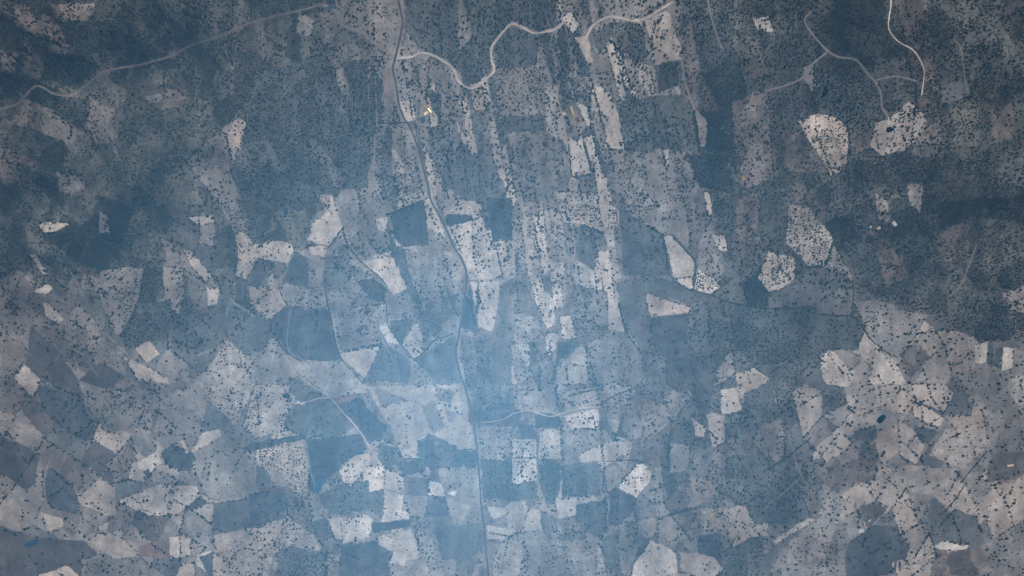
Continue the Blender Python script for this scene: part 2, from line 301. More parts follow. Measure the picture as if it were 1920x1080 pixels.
PARCELS = '''
X 15 -330,-220 640,-220 600,120 540,170 480,200 430,330 345,430 300,440 335,640 235,660 120,520 -330,560
S 7 -330,480 120,500 240,660 330,760 300,900 200,1000 -330,1020
L 4 200,640 340,560 480,560 560,700 560,1000 620,1300 -330,1300 -330,930 180,960 290,840
L 11 620,-220 1290,-220 1310,200 1380,520 1300,600 1150,560 700,480 560,480 440,330 480,200 600,120
L 8 480,470 760,400 1160,440 1230,700 1220,1300 560,1300 470,820
X 19 1275,-220 2300,-220 2300,640 1900,640 1800,625 1700,575 1610,560 1590,480 1540,420 1480,380 1400,470 1375,510 1320,400 1300,200
M 11 1230,600 1340,550 1600,585 1650,660 1610,740 1530,860 1510,960 1440,1040 1400,1300 1190,1300 1150,900 1160,740
L 4 1600,560 1690,575 1800,625 1900,640 2300,600 2300,1300 1420,1300 1440,1030 1520,960 1540,860 1620,740 1660,660
Y 18 -330,-220 360,-220 330,60 300,100 190,125 120,165 60,150 0,190 -330,280
D 16 757,-30 920,-30 928,60 920,138 890,158 865,140 830,106 790,94 757,60
D 18 928,-30 1040,-30 1048,48 1000,57 960,40 930,70
D 15 1112,60 1150,38 1200,46 1218,110 1190,115 1165,100 1145,70 1122,115
D 18 600,120 690,110 720,160 715,230 690,300 640,330 600,240
K 6 475,490 495,490 500,515 485,535 472,520
S 10 640,150 655,150 665,190 650,200
S 9 1400,60 1430,90 1440,150 1410,150
L 9 1640,360 1665,380 1670,420 1645,410
L 10 1700,330 1730,350 1725,400 1705,380
S 10 1480,340 1520,350 1560,400 1530,410 1490,380
S 11 1850,200 1900,190 1910,260 1860,270
L 12 560,20 590,40 580,70 555,60
S 9 150,230 200,225 230,260 180,270
S 9 250,170 320,160 370,190 300,210
L 11 270,180 300,175 310,190 280,195
S 9 100,320 160,330 170,370 110,360
L 9 140,340 160,345 158,358 142,356
Y 24 90,100 150,100 190,125 160,155 120,165 70,150
Y 24 0,130 50,140 55,170 0,190
Y 22 260,330 300,300 340,320 290,350
Y 22 110,440 180,410 200,440 130,470
S 12 20,0 60,10 80,70 60,85 30,50
S 9 90,5 180,5 170,40 110,45
S 9 0,90 40,95 30,135 0,140
X 12 330,290 390,260 445,215 462,225 445,295 430,325 455,360 470,420 440,440 380,400 300,400
L 10 385,268 445,218 462,228 445,295 432,325 452,362 474,425 440,438 410,380 370,330 350,300
p 4 425,255 445,220 462,228 450,290 435,300
D 21 480,133 563,117 623,87 693,217 697,300 690,350 640,372 600,395 540,400 450,372 432,318 462,225
M 6 570,253 597,267 653,340 630,353 607,317
M 4 485,262 507,262 528,320 520,325 500,280
X 16 440,370 540,395 600,380 625,362 612,392 585,410 580,445 555,470 530,450 470,452
L 7 640,40 667,-5 747,-5 753,43 747,93 727,100 680,60
S 8 600,20 633,20 637,67 625,80 640,110 655,160 640,180 620,120 600,60
L 6 743,113 767,113 775,150 782,195 785,225 765,230 752,205 745,170
P 2 748,188 775,190 783,223 763,229 752,205
S 1 727,123 737,127 743,173 737,207 727,223 713,167 717,133
L 9 785,112 812,112 835,130 850,150 845,175 860,190 890,250 870,255 840,200 815,180 795,185 785,150
P 3 806,155 815,155 818,172 808,168
L 6 857,-5 866,-5 880,40 885,70 862,100
D 12 800,180 820,172 835,200 820,220 808,205
L 11 735,232 778,245 800,330 808,372 760,390 735,330
P 7 733,280 748,285 760,320 757,328 745,322
M 9 800,235 830,240 850,280 905,290 945,340 960,440 910,430 890,380 830,350 805,290
D 17 925,60 960,48 1010,66 1007,123 960,130 928,130
L 17 930,130 1010,123 1027,157 1023,213 945,217 935,170
D 14 940,217 1020,215 1022,247 940,250
L 10 942,250 1024,248 1062,268 1072,330 1060,370 1000,380 960,350
p 5 1023,160 1043,160 1053,213 1063,267 1025,247 1022,190
S 3 1047,173 1077,187 1107,230 1093,253 1060,263
P 2 1078,190 1100,200 1113,232 1103,240
p 2 1110,160 1137,163 1160,213 1172,280 1133,280 1140,220 1110,207
P 2 1067,267 1093,260 1110,327 1073,330
P 3 1095,260 1113,253 1127,320 1112,320
L 9 1133,283 1170,283 1173,320 1193,360 1140,360
P 4 1207,33 1253,20 1277,87 1280,110 1240,120 1227,123 1220,100 1223,83 1210,50
P 2 1147,73 1160,87 1175,140 1199,182 1187,182 1165,142 1160,110
P 13 1190,117 1227,123 1233,157 1217,183 1200,157
P 1 1077,70 1103,67 1113,120 1103,123
P 1 1050,33 1073,20 1087,50 1073,63
L 6 1117,-5 1253,-5 1200,37 1140,30
K 8 1237,123 1270,113 1273,160 1233,173
D 13 1160,185 1270,175 1300,200 1310,290 1230,280 1180,290 1170,240
M 5 1237,243 1280,233 1290,255 1247,267
L 4 1207,287 1247,277 1260,333 1253,372 1213,372
P 5 1410,33 1440,30 1450,60 1420,57
S 11 1370,190 1440,160 1450,330 1400,360 1378,340
L 2 1300,200 1327,227 1323,273 1313,277 1307,233
L 7 1507,127 1523,120 1527,147 1540,160 1523,172 1507,150
P 16 1497,227 1527,213 1553,213 1587,233 1592,253 1587,317 1557,330 1540,300 1523,277
p 9 1640,230 1680,213 1703,190 1733,213 1740,233 1717,263 1693,283 1673,287 1653,293 1630,273 1637,247
S 6 1687,107 1720,100 1717,120 1687,123
M 7 1760,160 1810,147 1823,180 1767,200
M 10 1873,300 1960,290 1960,370 1873,333
Y 20 1580,-20 1660,-20 1660,60 1690,90 1630,130 1600,105 1560,95 1560,30
Y 20 1600,300 1650,300 1760,290 1770,340 1650,350 1600,340
P 4 70,417 133,417 110,433 80,437
P 3 53,473 67,477 90,513 80,513
P 3 60,547 90,533 100,540 87,553
P 3 80,563 97,573 123,597 110,607 87,593
L 7 130,585 170,595 160,615 130,600
L 9 187,507 233,500 270,503 260,560 227,627 217,627 200,593 187,547
P 4 350,407 400,403 403,417 373,423
L 6 183,390 203,407 207,437 187,437
L 6 300,443 333,463 363,473 397,517 413,540 407,573 377,577 353,553 353,520 320,503
P 3 345,468 363,473 397,517 385,530 360,500
P 4 387,537 413,540 407,570 390,573
D 19 257,567 320,560 333,593 313,633 240,657 230,633 253,593
P 0 253,653 280,637 300,663 277,680
D 14 330,587 353,590 353,660 320,637
M 6 353,590 420,577 430,600 413,650 353,667
M 4 363,670 413,653 390,690 360,717 353,693
p 5 393,693 423,633 480,677 480,720 440,800 370,720
M 4 433,560 480,593 505,640 490,670 450,660 427,633 427,593
P 2 233,670 277,687 313,707 320,720 260,713
P 1 583,423 590,410 600,412 610,397 616,395 618,380 617,368 624,367 626,380 633,397 643,427 617,463 577,450 578,443 584,436
P 0 579,461 600,459 613,463 612,474 608,482 596,478 582,478
P 7 465,460 513,450 547,457 552,470 540,493 503,487 470,483
L 3 627,378 640,356 665,353 672,372 676,400 692,423 652,441 643,427
D 6 553,470 577,483 580,540 530,530 540,500
L 5 530,537 580,540 583,560 613,580 540,573
D 4 517,587 547,575 617,582 627,627 640,673 607,683 563,673 537,660 513,623 507,600
P 0 637,662 713,647 693,693 683,710 640,670
L 5 630,630 713,623 713,647 637,660
L 9 620,553 667,520 693,560 700,600 713,620 630,627
K 15 667,527 700,520 727,540 723,560 707,567 687,553
M 10 610,483 647,480 673,510 630,547 617,547 610,520
P 3 680,490 737,480 747,500 753,520 767,540 737,553 727,540 710,517 690,500
P 2 685,484 732,469 735,476 687,488
D 8 730,403 793,377 800,400 804,460 753,463 740,443
D 4 737,467 763,467 763,497 780,527 770,520 747,500
L 6 650,447 693,423 730,440 737,470 683,485
P 2 703,410 727,407 723,433 710,433
P 2 733,433 753,460 743,463
L 10 763,473 833,470 833,533 800,560 767,513
p 6 833,470 850,473 868,500 868,540 840,547 833,500
P 7 747,360 800,360 793,377 743,393
P 4 838,425 910,403 917,447 933,470 947,523 880,523 870,490
P 5 827,370 897,377 907,393 887,410 830,403
D 1 837,400 883,402 890,413 838,423
D 5 910,370 960,370 960,447 923,448
P 5 927,450 967,450 965,520 943,523 933,473
P 4 880,527 947,527 937,547 933,587 923,623 897,613 890,573
L 4 937,533 965,530 965,620 947,610 930,587
D 2 873,550 887,573 890,623 863,613
S 11 780,560 863,547 860,593 850,623 793,647 780,593
P 6 753,643 780,603 793,620 793,660 777,673
P 1 710,610 730,610 750,647 727,643
L 8 727,557 767,547 793,587 733,600
M 9 730,600 780,597 753,643 733,623
M 3 777,673 853,627 857,660 867,720 813,720 800,693
M 5 693,693 727,647 770,677 767,720 693,713
p 2 543,673 640,677 680,710 690,735 640,742 620,746 590,722 560,700
L 12 860,627 960,627 960,720 873,720
p 5 465,533 527,540 540,570 507,600 470,573
M 3 440,575 507,600 513,627 500,647 470,660
L 5 470,660 523,650 547,693 543,713 470,720
P 8 1047,383 1153,387 1160,423 1130,437 1103,423 1087,420 1057,417
P 8 1040,360 1140,360 1147,383 1047,380
P 1 1030,490 1060,493 1057,523 1027,507
M 5 1157,380 1213,423 1243,440 1257,517 1167,517 1165,430
P 0.4 1243,440 1260,443 1303,490 1300,517 1263,523
W 0 1263,523 1297,518 1300,543 1280,537
W 16 1308,503 1337,520 1350,540 1333,553 1301,543
L 2 1213,393 1280,370 1293,433 1293,470 1260,440 1213,423
M 1.5 1157,527 1207,520 1213,590 1220,603 1207,653 1177,623 1160,567
P 1 1208,547 1297,577 1290,587 1220,595
M 2 1207,523 1250,523 1330,553 1310,567 1293,573 1210,543
D 1.5 1220,597 1293,590 1287,637 1247,670 1223,640
P 2 1140,553 1157,560 1173,623 1140,617
L 6 1060,530 1140,547 1140,613 1070,593 1060,560
P 7 1020,547 1037,550 1043,607 1027,617 1017,600
P 9 1050,593 1070,590 1083,633 1053,637
P 4 1023,623 1048,623 1043,653 1030,668 1022,643
D 10 1047,640 1083,640 1060,667 1040,687
p 2 1043,690 1090,643 1100,660 1100,720 1040,720
L 6 1103,643 1140,623 1173,623 1203,663 1210,720 1103,720
D 17 1377,567 1440,573 1520,580 1603,593 1623,623 1607,660 1557,650 1527,673 1440,680 1407,680 1370,643
P 3 1320,360 1330,360 1337,403 1327,403
P 3 1335,440 1360,443 1363,470 1347,470
P 20 1477,380 1517,387 1553,433 1563,453 1543,500 1513,497 1493,477 1473,457
L 17 1563,457 1600,520 1593,527 1543,500
P 10 1440,470 1490,483 1497,500 1483,537 1470,540 1440,547 1420,520
K 6 1490,490 1510,500 1505,515 1487,512
D 19 1577,453 1627,443 1640,470 1653,533 1627,527 1600,493
S 9 1627,427 1647,433 1697,483 1707,520 1670,537 1653,520 1640,467
M 6 1507,507 1587,507 1600,547 1597,590 1553,590 1530,573 1440,577 1440,560
L 5 1600,567 1647,557 1687,580 1740,590 1723,620 1687,670 1643,650 1620,610
S 1 1687,667 1720,637 1747,670 1703,717
p 3 1723,623 1773,617 1823,627 1833,643 1827,693 1707,720 1750,670
P 1 1827,647 1853,637 1850,680 1827,680
D 2 1853,643 1880,653 1873,693 1847,680
P 1 1880,650 1900,653 1900,690 1877,697
Y 20 1823,617 1857,567 1890,573 1907,627 1887,640 1833,640
L 6 1877,550 1960,523 1960,600 1893,580
Y 22 1860,513 2000,430 2000,520 1877,547
Y 22 1760,380 2000,355 2000,430 1820,407 1757,437
P 6 1537,667 1557,653 1587,687 1607,697 1590,725 1550,720 1537,693
P 2 1640,653 1673,670 1700,720 1627,720
K 0 -60,800 0,817 60,840 73,860 67,907 50,920 13,893 -60,880
D 1 93,873 133,907 147,933 147,967 100,953 80,927 80,887
p 0 -40,933 27,937 43,953 43,990 20,980 -40,970
P 0 77,960 117,970 120,987 90,997 83,973
K 1 -60,985 0,985 67,1007 160,1013 187,1040 133,1057 67,1080 -60,1100
P 0 60,1080 110,1057 133,1063 155,1085 150,1130 50,1130
p 0 167,1013 200,990 213,1007 257,1017 257,1043 213,1047
B 0 260,1023 313,1010 320,1047 260,1043
P 0 317,1007 357,1000 360,1040 320,1047
L 4 360,997 393,1003 407,1030 367,1040
D 2 373,1043 400,1033 457,1073 460,1100 395,1090
M 2 400,943 473,933 500,960 463,987 400,1003
P 0 400,1003 480,987 537,975 560,1000 500,1040 447,1067 407,1030
P 4 220,940 297,907 370,910 377,927 333,963 283,967
D 7 337,963 377,927 393,943 353,957
W 0 257,867 297,843 303,867 283,887 260,877
K 0 267,883 280,878 287,892 277,900
D 3 300,850 320,833 363,847 363,877 343,883 317,873
P 0 337,827 343,825 357,847 350,850
L 2 363,847 430,807 460,820 463,850 480,853 477,937 390,933 367,887
M 1 217,907 257,900 267,917 220,933
M 1 373,790 427,783 433,800 377,813
D 7 67,720 150,740 187,833 143,820 110,800 83,770
L 10 150,740 300,720 300,760 270,800 200,813
p 9 480,720 543,720 547,750 530,807 480,823 455,800
D 6 456,848 470,830 570,813 573,823 480,843
M 5 547,757 620,747 667,797 637,820 573,817 530,803
B 0 623,750 640,741 667,736 677,741 653,753 633,758
D 7 633,760 680,743 687,763 710,787 733,800 693,833 670,800
D 5 573,823 677,813 690,840 647,867 627,887 607,907 597,927 580,920 580,870
P 22 480,843 570,830 580,873 580,933 547,920 527,887 480,867
M 2 480,870 500,880 513,907 480,920
D 6 465,925 513,920 547,947 513,973 470,990
p 6 480,987 537,970 590,1003 607,1030 580,1033 547,1020 513,1043 500,1090 400,1090 400,1040
M 12 520,1033 547,1017 613,1037 613,1090 513,1090
P 3 637,880 667,853 693,850 693,873 657,913 643,903
D 10 597,927 637,907 693,900 693,953 640,967 607,953
P 2 640,977 683,963 700,973 693,1007 643,1020
P 5 707,1003 770,990 787,1040 767,1043 727,1030 710,1020
D 8 697,980 770,973 770,987 700,1000
P 4 723,960 763,957 767,973 727,973
D 11 640,1023 703,1013 727,1037 733,1090 630,1090
p 2 760,1050 800,1047 807,1090 757,1090
P 1.2 690,722 767,722 870,720 880,787 893,840 863,843 807,813 783,827 783,860 757,857 743,837 733,800 710,763
L 2 700,725 767,748 713,765
L 1 790,760 815,750 835,800 810,812
L 1 835,768 858,773 848,795 840,790
L 2 817,722 855,735 845,757 820,750
D 6 783,827 813,823 817,860 807,880 787,863
M 12 820,820 867,843 893,845 897,877 817,873
D 10 743,870 757,862 793,863 797,883 753,893
M 8 710,833 743,837 753,853 740,870 723,883 707,860
L 9 820,877 870,877 873,907 833,927
W 1 833,923 857,919 853,930
M 3 813,987 907,980 907,1027 880,1047 827,1050
P 1 913,983 970,993 970,1013 913,1010
L 4 910,933 960,937 947,953 910,950
M 5 897,763 960,757 960,783 913,798 900,787
p 6 893,800 960,798 960,860 897,847
L 12 877,720 960,720 960,757 903,767
M 12 900,860 1000,865 1010,930 960,940 905,935
p 4 960,730 1033,727 1050,777 1003,773 967,767
D 6 1003,775 1052,780 1053,803 1003,803
P 5 1057,780 1123,763 1123,803 1073,807
p 6 1050,733 1120,723 1127,757 1057,773
P 5 960,823 1007,823 1007,900 960,907
P 8 1010,807 1050,803 1053,860 1010,860
D 14 1008,870 1053,870 1048,930 1040,950 1023,947 1015,920
M 12 1053,870 1127,867 1127,927 1053,933
P 0 1087,853 1120,833 1127,863 1087,867
p 2 1137,833 1183,833 1173,860 1137,863
L 3 1133,873 1193,870 1147,920 1137,920
W 4 1157,913 1193,870 1210,868 1220,883 1220,900 1193,933
D 9 1140,920 1157,915 1193,935 1193,953 1167,980 1140,987
D 10 1080,947 1137,933 1137,987 1087,997 1077,970
S 3 1160,757 1207,743 1250,757 1260,793 1243,807 1250,833 1220,863 1190,863 1183,830 1157,820
P 2 1190,1053 1220,1012 1243,1020 1267,1037 1272,1090 1180,1090
L 3 1153,1020 1203,1017 1187,1053 1167,1067
P 2 1297,783 1327,803 1320,820 1303,817
L 5 1257,830 1293,833 1287,883 1257,887
D 15 1360,853 1440,853 1500,890 1440,953 1360,937
P 3 1350,730 1400,727 1390,770 1353,777
L 4 1313,953 1367,950 1367,993 1317,993
D 7 1307,1003 1353,997 1350,1047 1310,1040
P 2 1403,987 1440,977 1440,1003 1410,1007
p 2 1273,1033 1327,1040 1323,1067 1277,1073
S 4 1160,980 1233,967 1233,997 1220,1010 1173,1003
p 7 960,997 1007,1003 1010,1090 925,1090 925,1040
L 8 1013,1013 1120,1010 1120,1090 1013,1090
p 4 1520,863 1530,837 1553,817 1580,793 1600,763 1613,723 1640,720 1647,773 1637,797 1603,813 1573,820 1580,843 1573,853
D 2 1603,807 1643,797 1643,820 1623,830 1600,820
S 3 1530,877 1600,827 1627,840 1647,887 1633,907 1593,910 1567,927 1537,907
p 2 1647,720 1707,720 1717,747 1703,777 1673,773 1653,763
p 4 1707,720 1770,720 1787,737 1770,773 1717,753
P 2 1710,763 1727,757 1770,783 1760,803 1713,780
D 7 1713,797 1763,807 1740,833 1723,823
M 3 1777,740 1827,753 1823,780 1773,777
p 2 1683,783 1713,807 1733,837 1717,870 1687,853
p 4 1773,803 1840,803 1857,830 1807,880 1740,853
p 1 1653,893 1693,870 1800,880 1773,933 1693,920
S 2 1860,847 1960,837 1960,893 1847,907
D 3 1593,1013 1640,983 1687,987 1707,1027 1687,1073 1587,1090 1583,1047
M 1 1760,987 1790,953 1830,967 1840,1000 1820,1020 1767,1007
W 0 1750,1023 1770,1013 1817,1023 1810,1030 1760,1030
P 4 1447,1013 1517,970 1533,973 1453,1020
S 6 1460,1020 1540,980 1550,993 1580,1053 1507,1067
D 11 1440,940 1490,897 1520,967 1473,987 1440,970
S 2 1750,1033 1840,1027 1857,1053 1823,1090 1740,1090
p 2 1587,937 1607,940 1603,960 1573,970
'''
parc = []
for ln in PARCELS.strip().splitlines():
    t = ln.split()
    parc.append((t[0], float(t[1]), pl(' '.join(t[2:]))))
def mosaic(x0, x1, y0, y1, w, h, lean, turn, classes, keep, seed):
    # small angular plots sharing their corners
    r = random.Random(seed); nxm = int((x1 - x0) / w); nym = int((y1 - y0) / h); P = {}
    cxm, cym = (x0 + x1) / 2, (y0 + y1) / 2
    for i in range(nxm + 1):
        for j in range(nym + 1):
            u = x0 + i * w + r.uniform(-0.33, 0.33) * w - cxm; v = y0 + j * h + r.uniform(-0.33, 0.33) * h - cym
            u += lean * v; ca, sa = math.cos(R(turn)), math.sin(R(turn))
            P[i, j] = (cxm + u * ca - v * sa, cym + u * sa + v * ca)
    res = []
    for i in range(nxm):
        for j in range(nym):
            if r.random() > keep: continue
            c, d = r.choice(classes)
            if r.random() < 0.3 and j + 2 <= nym: res.append((c, d, [P[i, j], P[i + 1, j], P[i + 1, j + 1], P[i + 1, j + 2], P[i, j + 2], P[i, j + 1]]))
            else: res.append((c, d, [P[i, j], P[i + 1, j], P[i + 1, j + 1], P[i, j + 1]]))
    return res
LOW = [('P', 1), ('p', 2), ('p', 4), ('L', 2), ('L', 5), ('M', 3), ('S', 4), ('L', 3), ('M', 8)]
fill = []
fill += mosaic(190, 580, 640, 1090, 52, 40, 0.2, 32, LOW, 0.75, 1)
fill += mosaic(-60, 240, 650, 1090, 60, 46, 0.1, 38, [('S', 3), ('L', 3), ('M', 3), ('K', 1), ('p', 2), ('S', 6)], 0.75, 2)
fill += mosaic(590, 900, 720, 1090, 42, 34, 0.0, 8, LOW, 0.6, 3)
fill += mosaic(910, 1200, 640, 1090, 34, 40, 0.0, -3, LOW, 0.65, 4)
fill += mosaic(1200, 1500, 700, 1090, 48, 44, -0.2, -28, [('M', 9), ('L', 6), ('S', 7), ('D', 10), ('p', 5)], 0.6, 5)
fill += mosaic(1560, 1900, 600, 1090, 50, 42, -0.15, -38, [('p', 2), ('p', 4), ('L', 3), ('S', 2), ('L', 2), ('M', 3), ('p', 1)], 0.8, 6)
fill += mosaic(890, 1170, 230, 660, 19, 88, 0.10, -3, [('P', 6), ('p', 8), ('P', 9), ('L', 10), ('M', 16), ('p', 6), ('P', 4)], 0.7, 7)
fill += mosaic(620, 870, 240, 640, 27, 68, 0.22, 0, [('p', 7), ('L', 8), ('M', 9), ('P', 4), ('L', 12)], 0.5, 8)
fill += mosaic(1000, 1270, -60, 340, 15, 115, 0.25, 0, [('p', 6), ('L', 10), ('P', 5), ('L', 14), ('M', 20), ('D', 22), ('M', 16)], 0.7, 9)
fill += mosaic(770, 960, 100, 420, 15, 95, 0.2, 0, [('p', 8), ('L', 10), ('P', 6), ('M', 18)], 0.7, 10)
fill += mosaic(300, 520, 430, 700, 42, 40, 0.3, 25, [('L', 6), ('M', 8), ('p', 5), ('D', 12), ('X', 14)], 0.6, 11)
fill += mosaic(0, 320, 40, 560, 70, 52, 0.2, 28, [('X', 16), ('Y', 20), ('S', 10), ('Y', 18), ('X', 12)], 0.6, 12)
fill += mosaic(1290, 1900, -20, 560, 62, 80, -0.1, -14, [('X', 18), ('Y', 22), ('D', 20), ('X', 14), ('S', 13), ('Y', 18)], 0.6, 13)
NBASE = 9
parc = parc[:NBASE] + fill + parc[NBASE:]

def rough_outline(poly, amp, step):
    """the outline cut into short pieces with an uneven edge"""
    P, Nn, W, I = [], [], [], []
    for i in range(len(poly)):
        a = np.array(poly[i]); b = np.array(poly[(i + 1) % len(poly)])
        L = math.hypot(*(b - a)); n = max(1, int(L / step)); nrm = (-(b - a)[1] / (L + 1e-6), (b - a)[0] / (L + 1e-6))
        for k in range(n):
            P.append(a + (b - a) * k / n); Nn.append(nrm); I.append(i); W.append(math.sin(math.pi * k / n) ** 0.5 if k else 0.15)
    P = np.array(P); Nn = np.array(Nn); W = np.array(W); I = np.array(I, float)
    d = (fbm(P[:, 0] / 17 + 3, P[:, 1] / 17 + I, 2) - 0.5) * 2.6 * amp + (_vn(P[:, 0] / 3.0, P[:, 1] / 3.0) - 0.5) * 1.3 * amp
    return [tuple(q) for q in P + Nn * (d * W)[:, None]]

# layering: each parcel lies a little above whatever it overlaps
CELL = 3
U = np.arange(-300, 2240, CELL) + CELL / 2; V = np.arange(-200, 1290, CELL) + CELL / 2
UU, VV = np.meshgrid(U, V)
level = np.zeros(UU.shape, int); dens = np.full(UU.shape, 8.0); owner = np.full(UU.shape, -1)
parcel_level = []; outlines = []
for i, (c, d, poly) in enumerate(parc):
    big = i < NBASE
    out = rough_outline(poly, 9 if big else (3.2 if c in 'XYSDM' and d > 8 else 1.5), 9 if big else 5)
    outlines.append(out)
    oa = np.array(out); c0 = np.clip(((oa.min(0) - (-300, -200)) / CELL).astype(int) - 1, 0, 10 ** 6); c1 = np.clip(((oa.max(0) - (-300, -200)) / CELL).astype(int) + 2, 0, 10 ** 6)
    w_ = (slice(c0[1], c1[1]), slice(c0[0], c1[0]))
    m = in_poly(UU[w_], VV[w_], out)
    lv = 1
    if m.any():
        vals, cnt = np.unique(level[w_][m], return_counts=True)
        lv = 1 + int(vals[cnt > 0.07 * cnt.sum()].max())
    level[w_][m] = lv; dens[w_][m] = d; owner[w_][m] = i
    parcel_level.append(lv)
def lift(lv): return 0.6 + 0.35 * lv

def sheet(name, outline_px, z_off, feather=8.0, floor=0.0, spacing=16.0):
    ox, oy = ground_pt(*np.array(outline_px).T)
    pts = list(zip(ox.tolist(), oy.tolist())); n = len(pts)
    x0, x1, y0, y1 = min(ox), max(ox), min(oy), max(oy)
    cxp, cyp = np.mean(outline_px, 0)
    hilly = (cxp < 480 and cyp < 620) or (cxp > 1300 and cyp < 560)
    sp = spacing * (0.62 if hilly else 0.85) if (x1 - x0) * (y1 - y0) < 4e5 else spacing * (0.8 if hilly else 1.3)
    A, B = np.meshgrid(np.arange(x0 + sp / 2, x1, sp), np.arange(y0 + sp / 2, y1, sp))
    B = B + (np.arange(A.shape[1]) % 2)[None, :] * sp * 0.5
    ins = in_poly(A, B, pts)
    P = pts + list(zip(A[ins].tolist(), B[ins].tolist()))
    r = delaunay_2d_cdt([Vector(p) for p in P], [(k, (k + 1) % n) for k in range(n)], [list(range(n))], 1, 1e-3)
    vx = np.array([v.x for v in r[0]]); vy = np.array([v.y for v in r[0]])
    vz = height(vx, vy) + z_off
    faces = []
    for f in r[2]:
        a, b, c2 = f[0], f[1], f[2]
        if (vx[b] - vx[a]) * (vy[c2] - vy[a]) - (vy[b] - vy[a]) * (vx[c2] - vx[a]) < 0: f = f[::-1]
        faces.append(list(f))
    me = mesh_of(name, np.stack([vx, vy, vz], -1), faces)
    q = np.array(pts[::2])              # distance to the outline, near enough
    dist = np.concatenate([np.sqrt(((vx[k:k + 2000, None] - q[None, :, 0]) ** 2 + (vy[k:k + 2000, None] - q[None, :, 1]) ** 2).min(1)) for k in range(0, len(vx), 2000)]); dist[:n] = 0
    me.attributes.new('inner', 'FLOAT', 'POINT').data.foreach_set('value', np.clip(floor + (1 - floor) * dist / feather, 0, 1).astype(np.float32))
    me.polygons.foreach_set('use_smooth', np.ones(len(me.polygons), bool))
    return me
for i, (c, d, poly) in enumerate(parc):
    nm, colr = CLASS[c]
    o = struct(link(nm, sheet(nm, outlines[i], lift(parcel_level[i]) + 0.014 * (i % 9), 90.0 if i < NBASE else (24.0 if c in 'XYS' else 11.0), 0.0 if i < NBASE else (0.2 if c in 'XYS' else (0.2 if d > 12 else 0.36))), MAT_OPEN if i < 8 and c not in 'XY' else (MAT_SCRUB if c in 'XYS' else MAT_LAND)))
    j = 1 + random.uniform(-0.13, 0.13); w = random.uniform(-0.035, 0.035)
    if c == 'D' and d > 9: colr = (0.11, 0.112, 0.105)      # open wood: dry grass between the trees
    o.color = (colr[0] * j * (1 + w), colr[1] * j, colr[2] * j * (1 - w), 1)

def lift_at(x_px, y_px):
    a = np.clip(((np.asarray(x_px) + 300) / CELL).astype(int), 0, level.shape[1] - 1)
    b = np.clip(((np.asarray(y_px) + 200) / CELL).astype(int), 0, level.shape[0] - 1)
    return 0.6 + 0.35 * level[b, a], dens[b, a], owner[b, a]

ROAD_Z = lift(max(parcel_level)) + 0.9
print('LEVELS', max(parcel_level))
# ------------------------------------------------------------------ roads, tracks and stream beds
def smooth_line(pts, step=3.0):
    P = [np.array(p) for p in pts]; P = [2 * P[0] - P[1]] + P + [2 * P[-1] - P[-2]]
    out = []
    for i in range(1, len(P) - 2):
        n = max(2, int(np.hypot(*(P[i + 1] - P[i])) / step))
        for k in range(n):
            t = k / n
            out.append(0.5 * (2 * P[i] + (P[i + 1] - P[i - 1]) * t + (2 * P[i - 1] - 5 * P[i] + 4 * P[i + 1] - P[i + 2]) * t * t + (3 * P[i] - P[i - 1] - 3 * P[i + 1] + P[i + 2]) * t ** 3))
    out.append(P[-2])
    return np.array(out)
def ribbon(name, pts, profile, wob=0.0, step=3.0, zadd=None, seed=0):
    """profile: list of (offset in metres, height above the land)"""
    zadd = ROAD_Z if zadd is None else zadd
    q = smooth_line(pts, step); x, y = ground_pt(q[:, 0], q[:, 1])
    tx, ty = np.gradient(x), np.gradient(y); L = np.hypot(tx, ty) + 1e-9
    nxv, nyv = -ty / L, tx / L
    s = np.cumsum(L)
    rows = []
    for k, (off, hz) in enumerate(profile):
        wv = off * (1 + wob * (fbm(s / 45 + 7 * np.sign(off), np.full(len(s), seed + 3.3), 2) - 0.5) * 2)
        xx, yy = x + nxv * wv, y + nyv * wv
        rows.append(np.stack([xx, yy, height(xx, yy) + zadd + hz], -1))
    n, m = len(x), len(profile)
    v = np.stack(rows, 1).reshape(-1, 3)
    f = [[a * m + b, a * m + b + 1, (a + 1) * m + b + 1, (a + 1) * m + b] for a in range(n - 1) for b in range(m - 1)]
    me = mesh_of(name, v, [g[::-1] for g in f])
    mx = max(abs(p[0]) for p in profile)
    me.attributes.new('inner', 'FLOAT', 'POINT').data.foreach_set('value', np.array([1 - abs(p[0]) / mx for p in profile] * n, np.float32))
    return me
ROAD = '746,-160 746,-60 747,0 752,25 755,45 749,75 742,105 737,130 742,155 748,195 757,220 765,232 778,260 790,300 800,340 808,375 830,415 850,460 868,490 875,520 869,575 860,630 855,665 863,700 871,722 880,755 888,790 893,830 898,880 902,940 908,990 912,1040 915,1080 920,1250'
road_pts = pl(ROAD)
rd = struct(link('road', ribbon('road', road_pts, [(-2.7, 0), (0, 0.12), (2.7, 0)], 0.0), MAT_ASPHALT))
struct(link('road_verge', ribbon('road_verge', road_pts, [(-4.0, -ROAD_Z + 0.6), (-2.9, -0.25), (2.9, -0.25), (4.0, -ROAD_Z + 0.6)], 0.25), MAT_VERGE))
ln_ = ribbon('centre_line', road_pts, [(-0.12, 0.15), (0.12, 0.15)], 0.0)
link('centre_line', ln_, MAT_PAINT, rd)
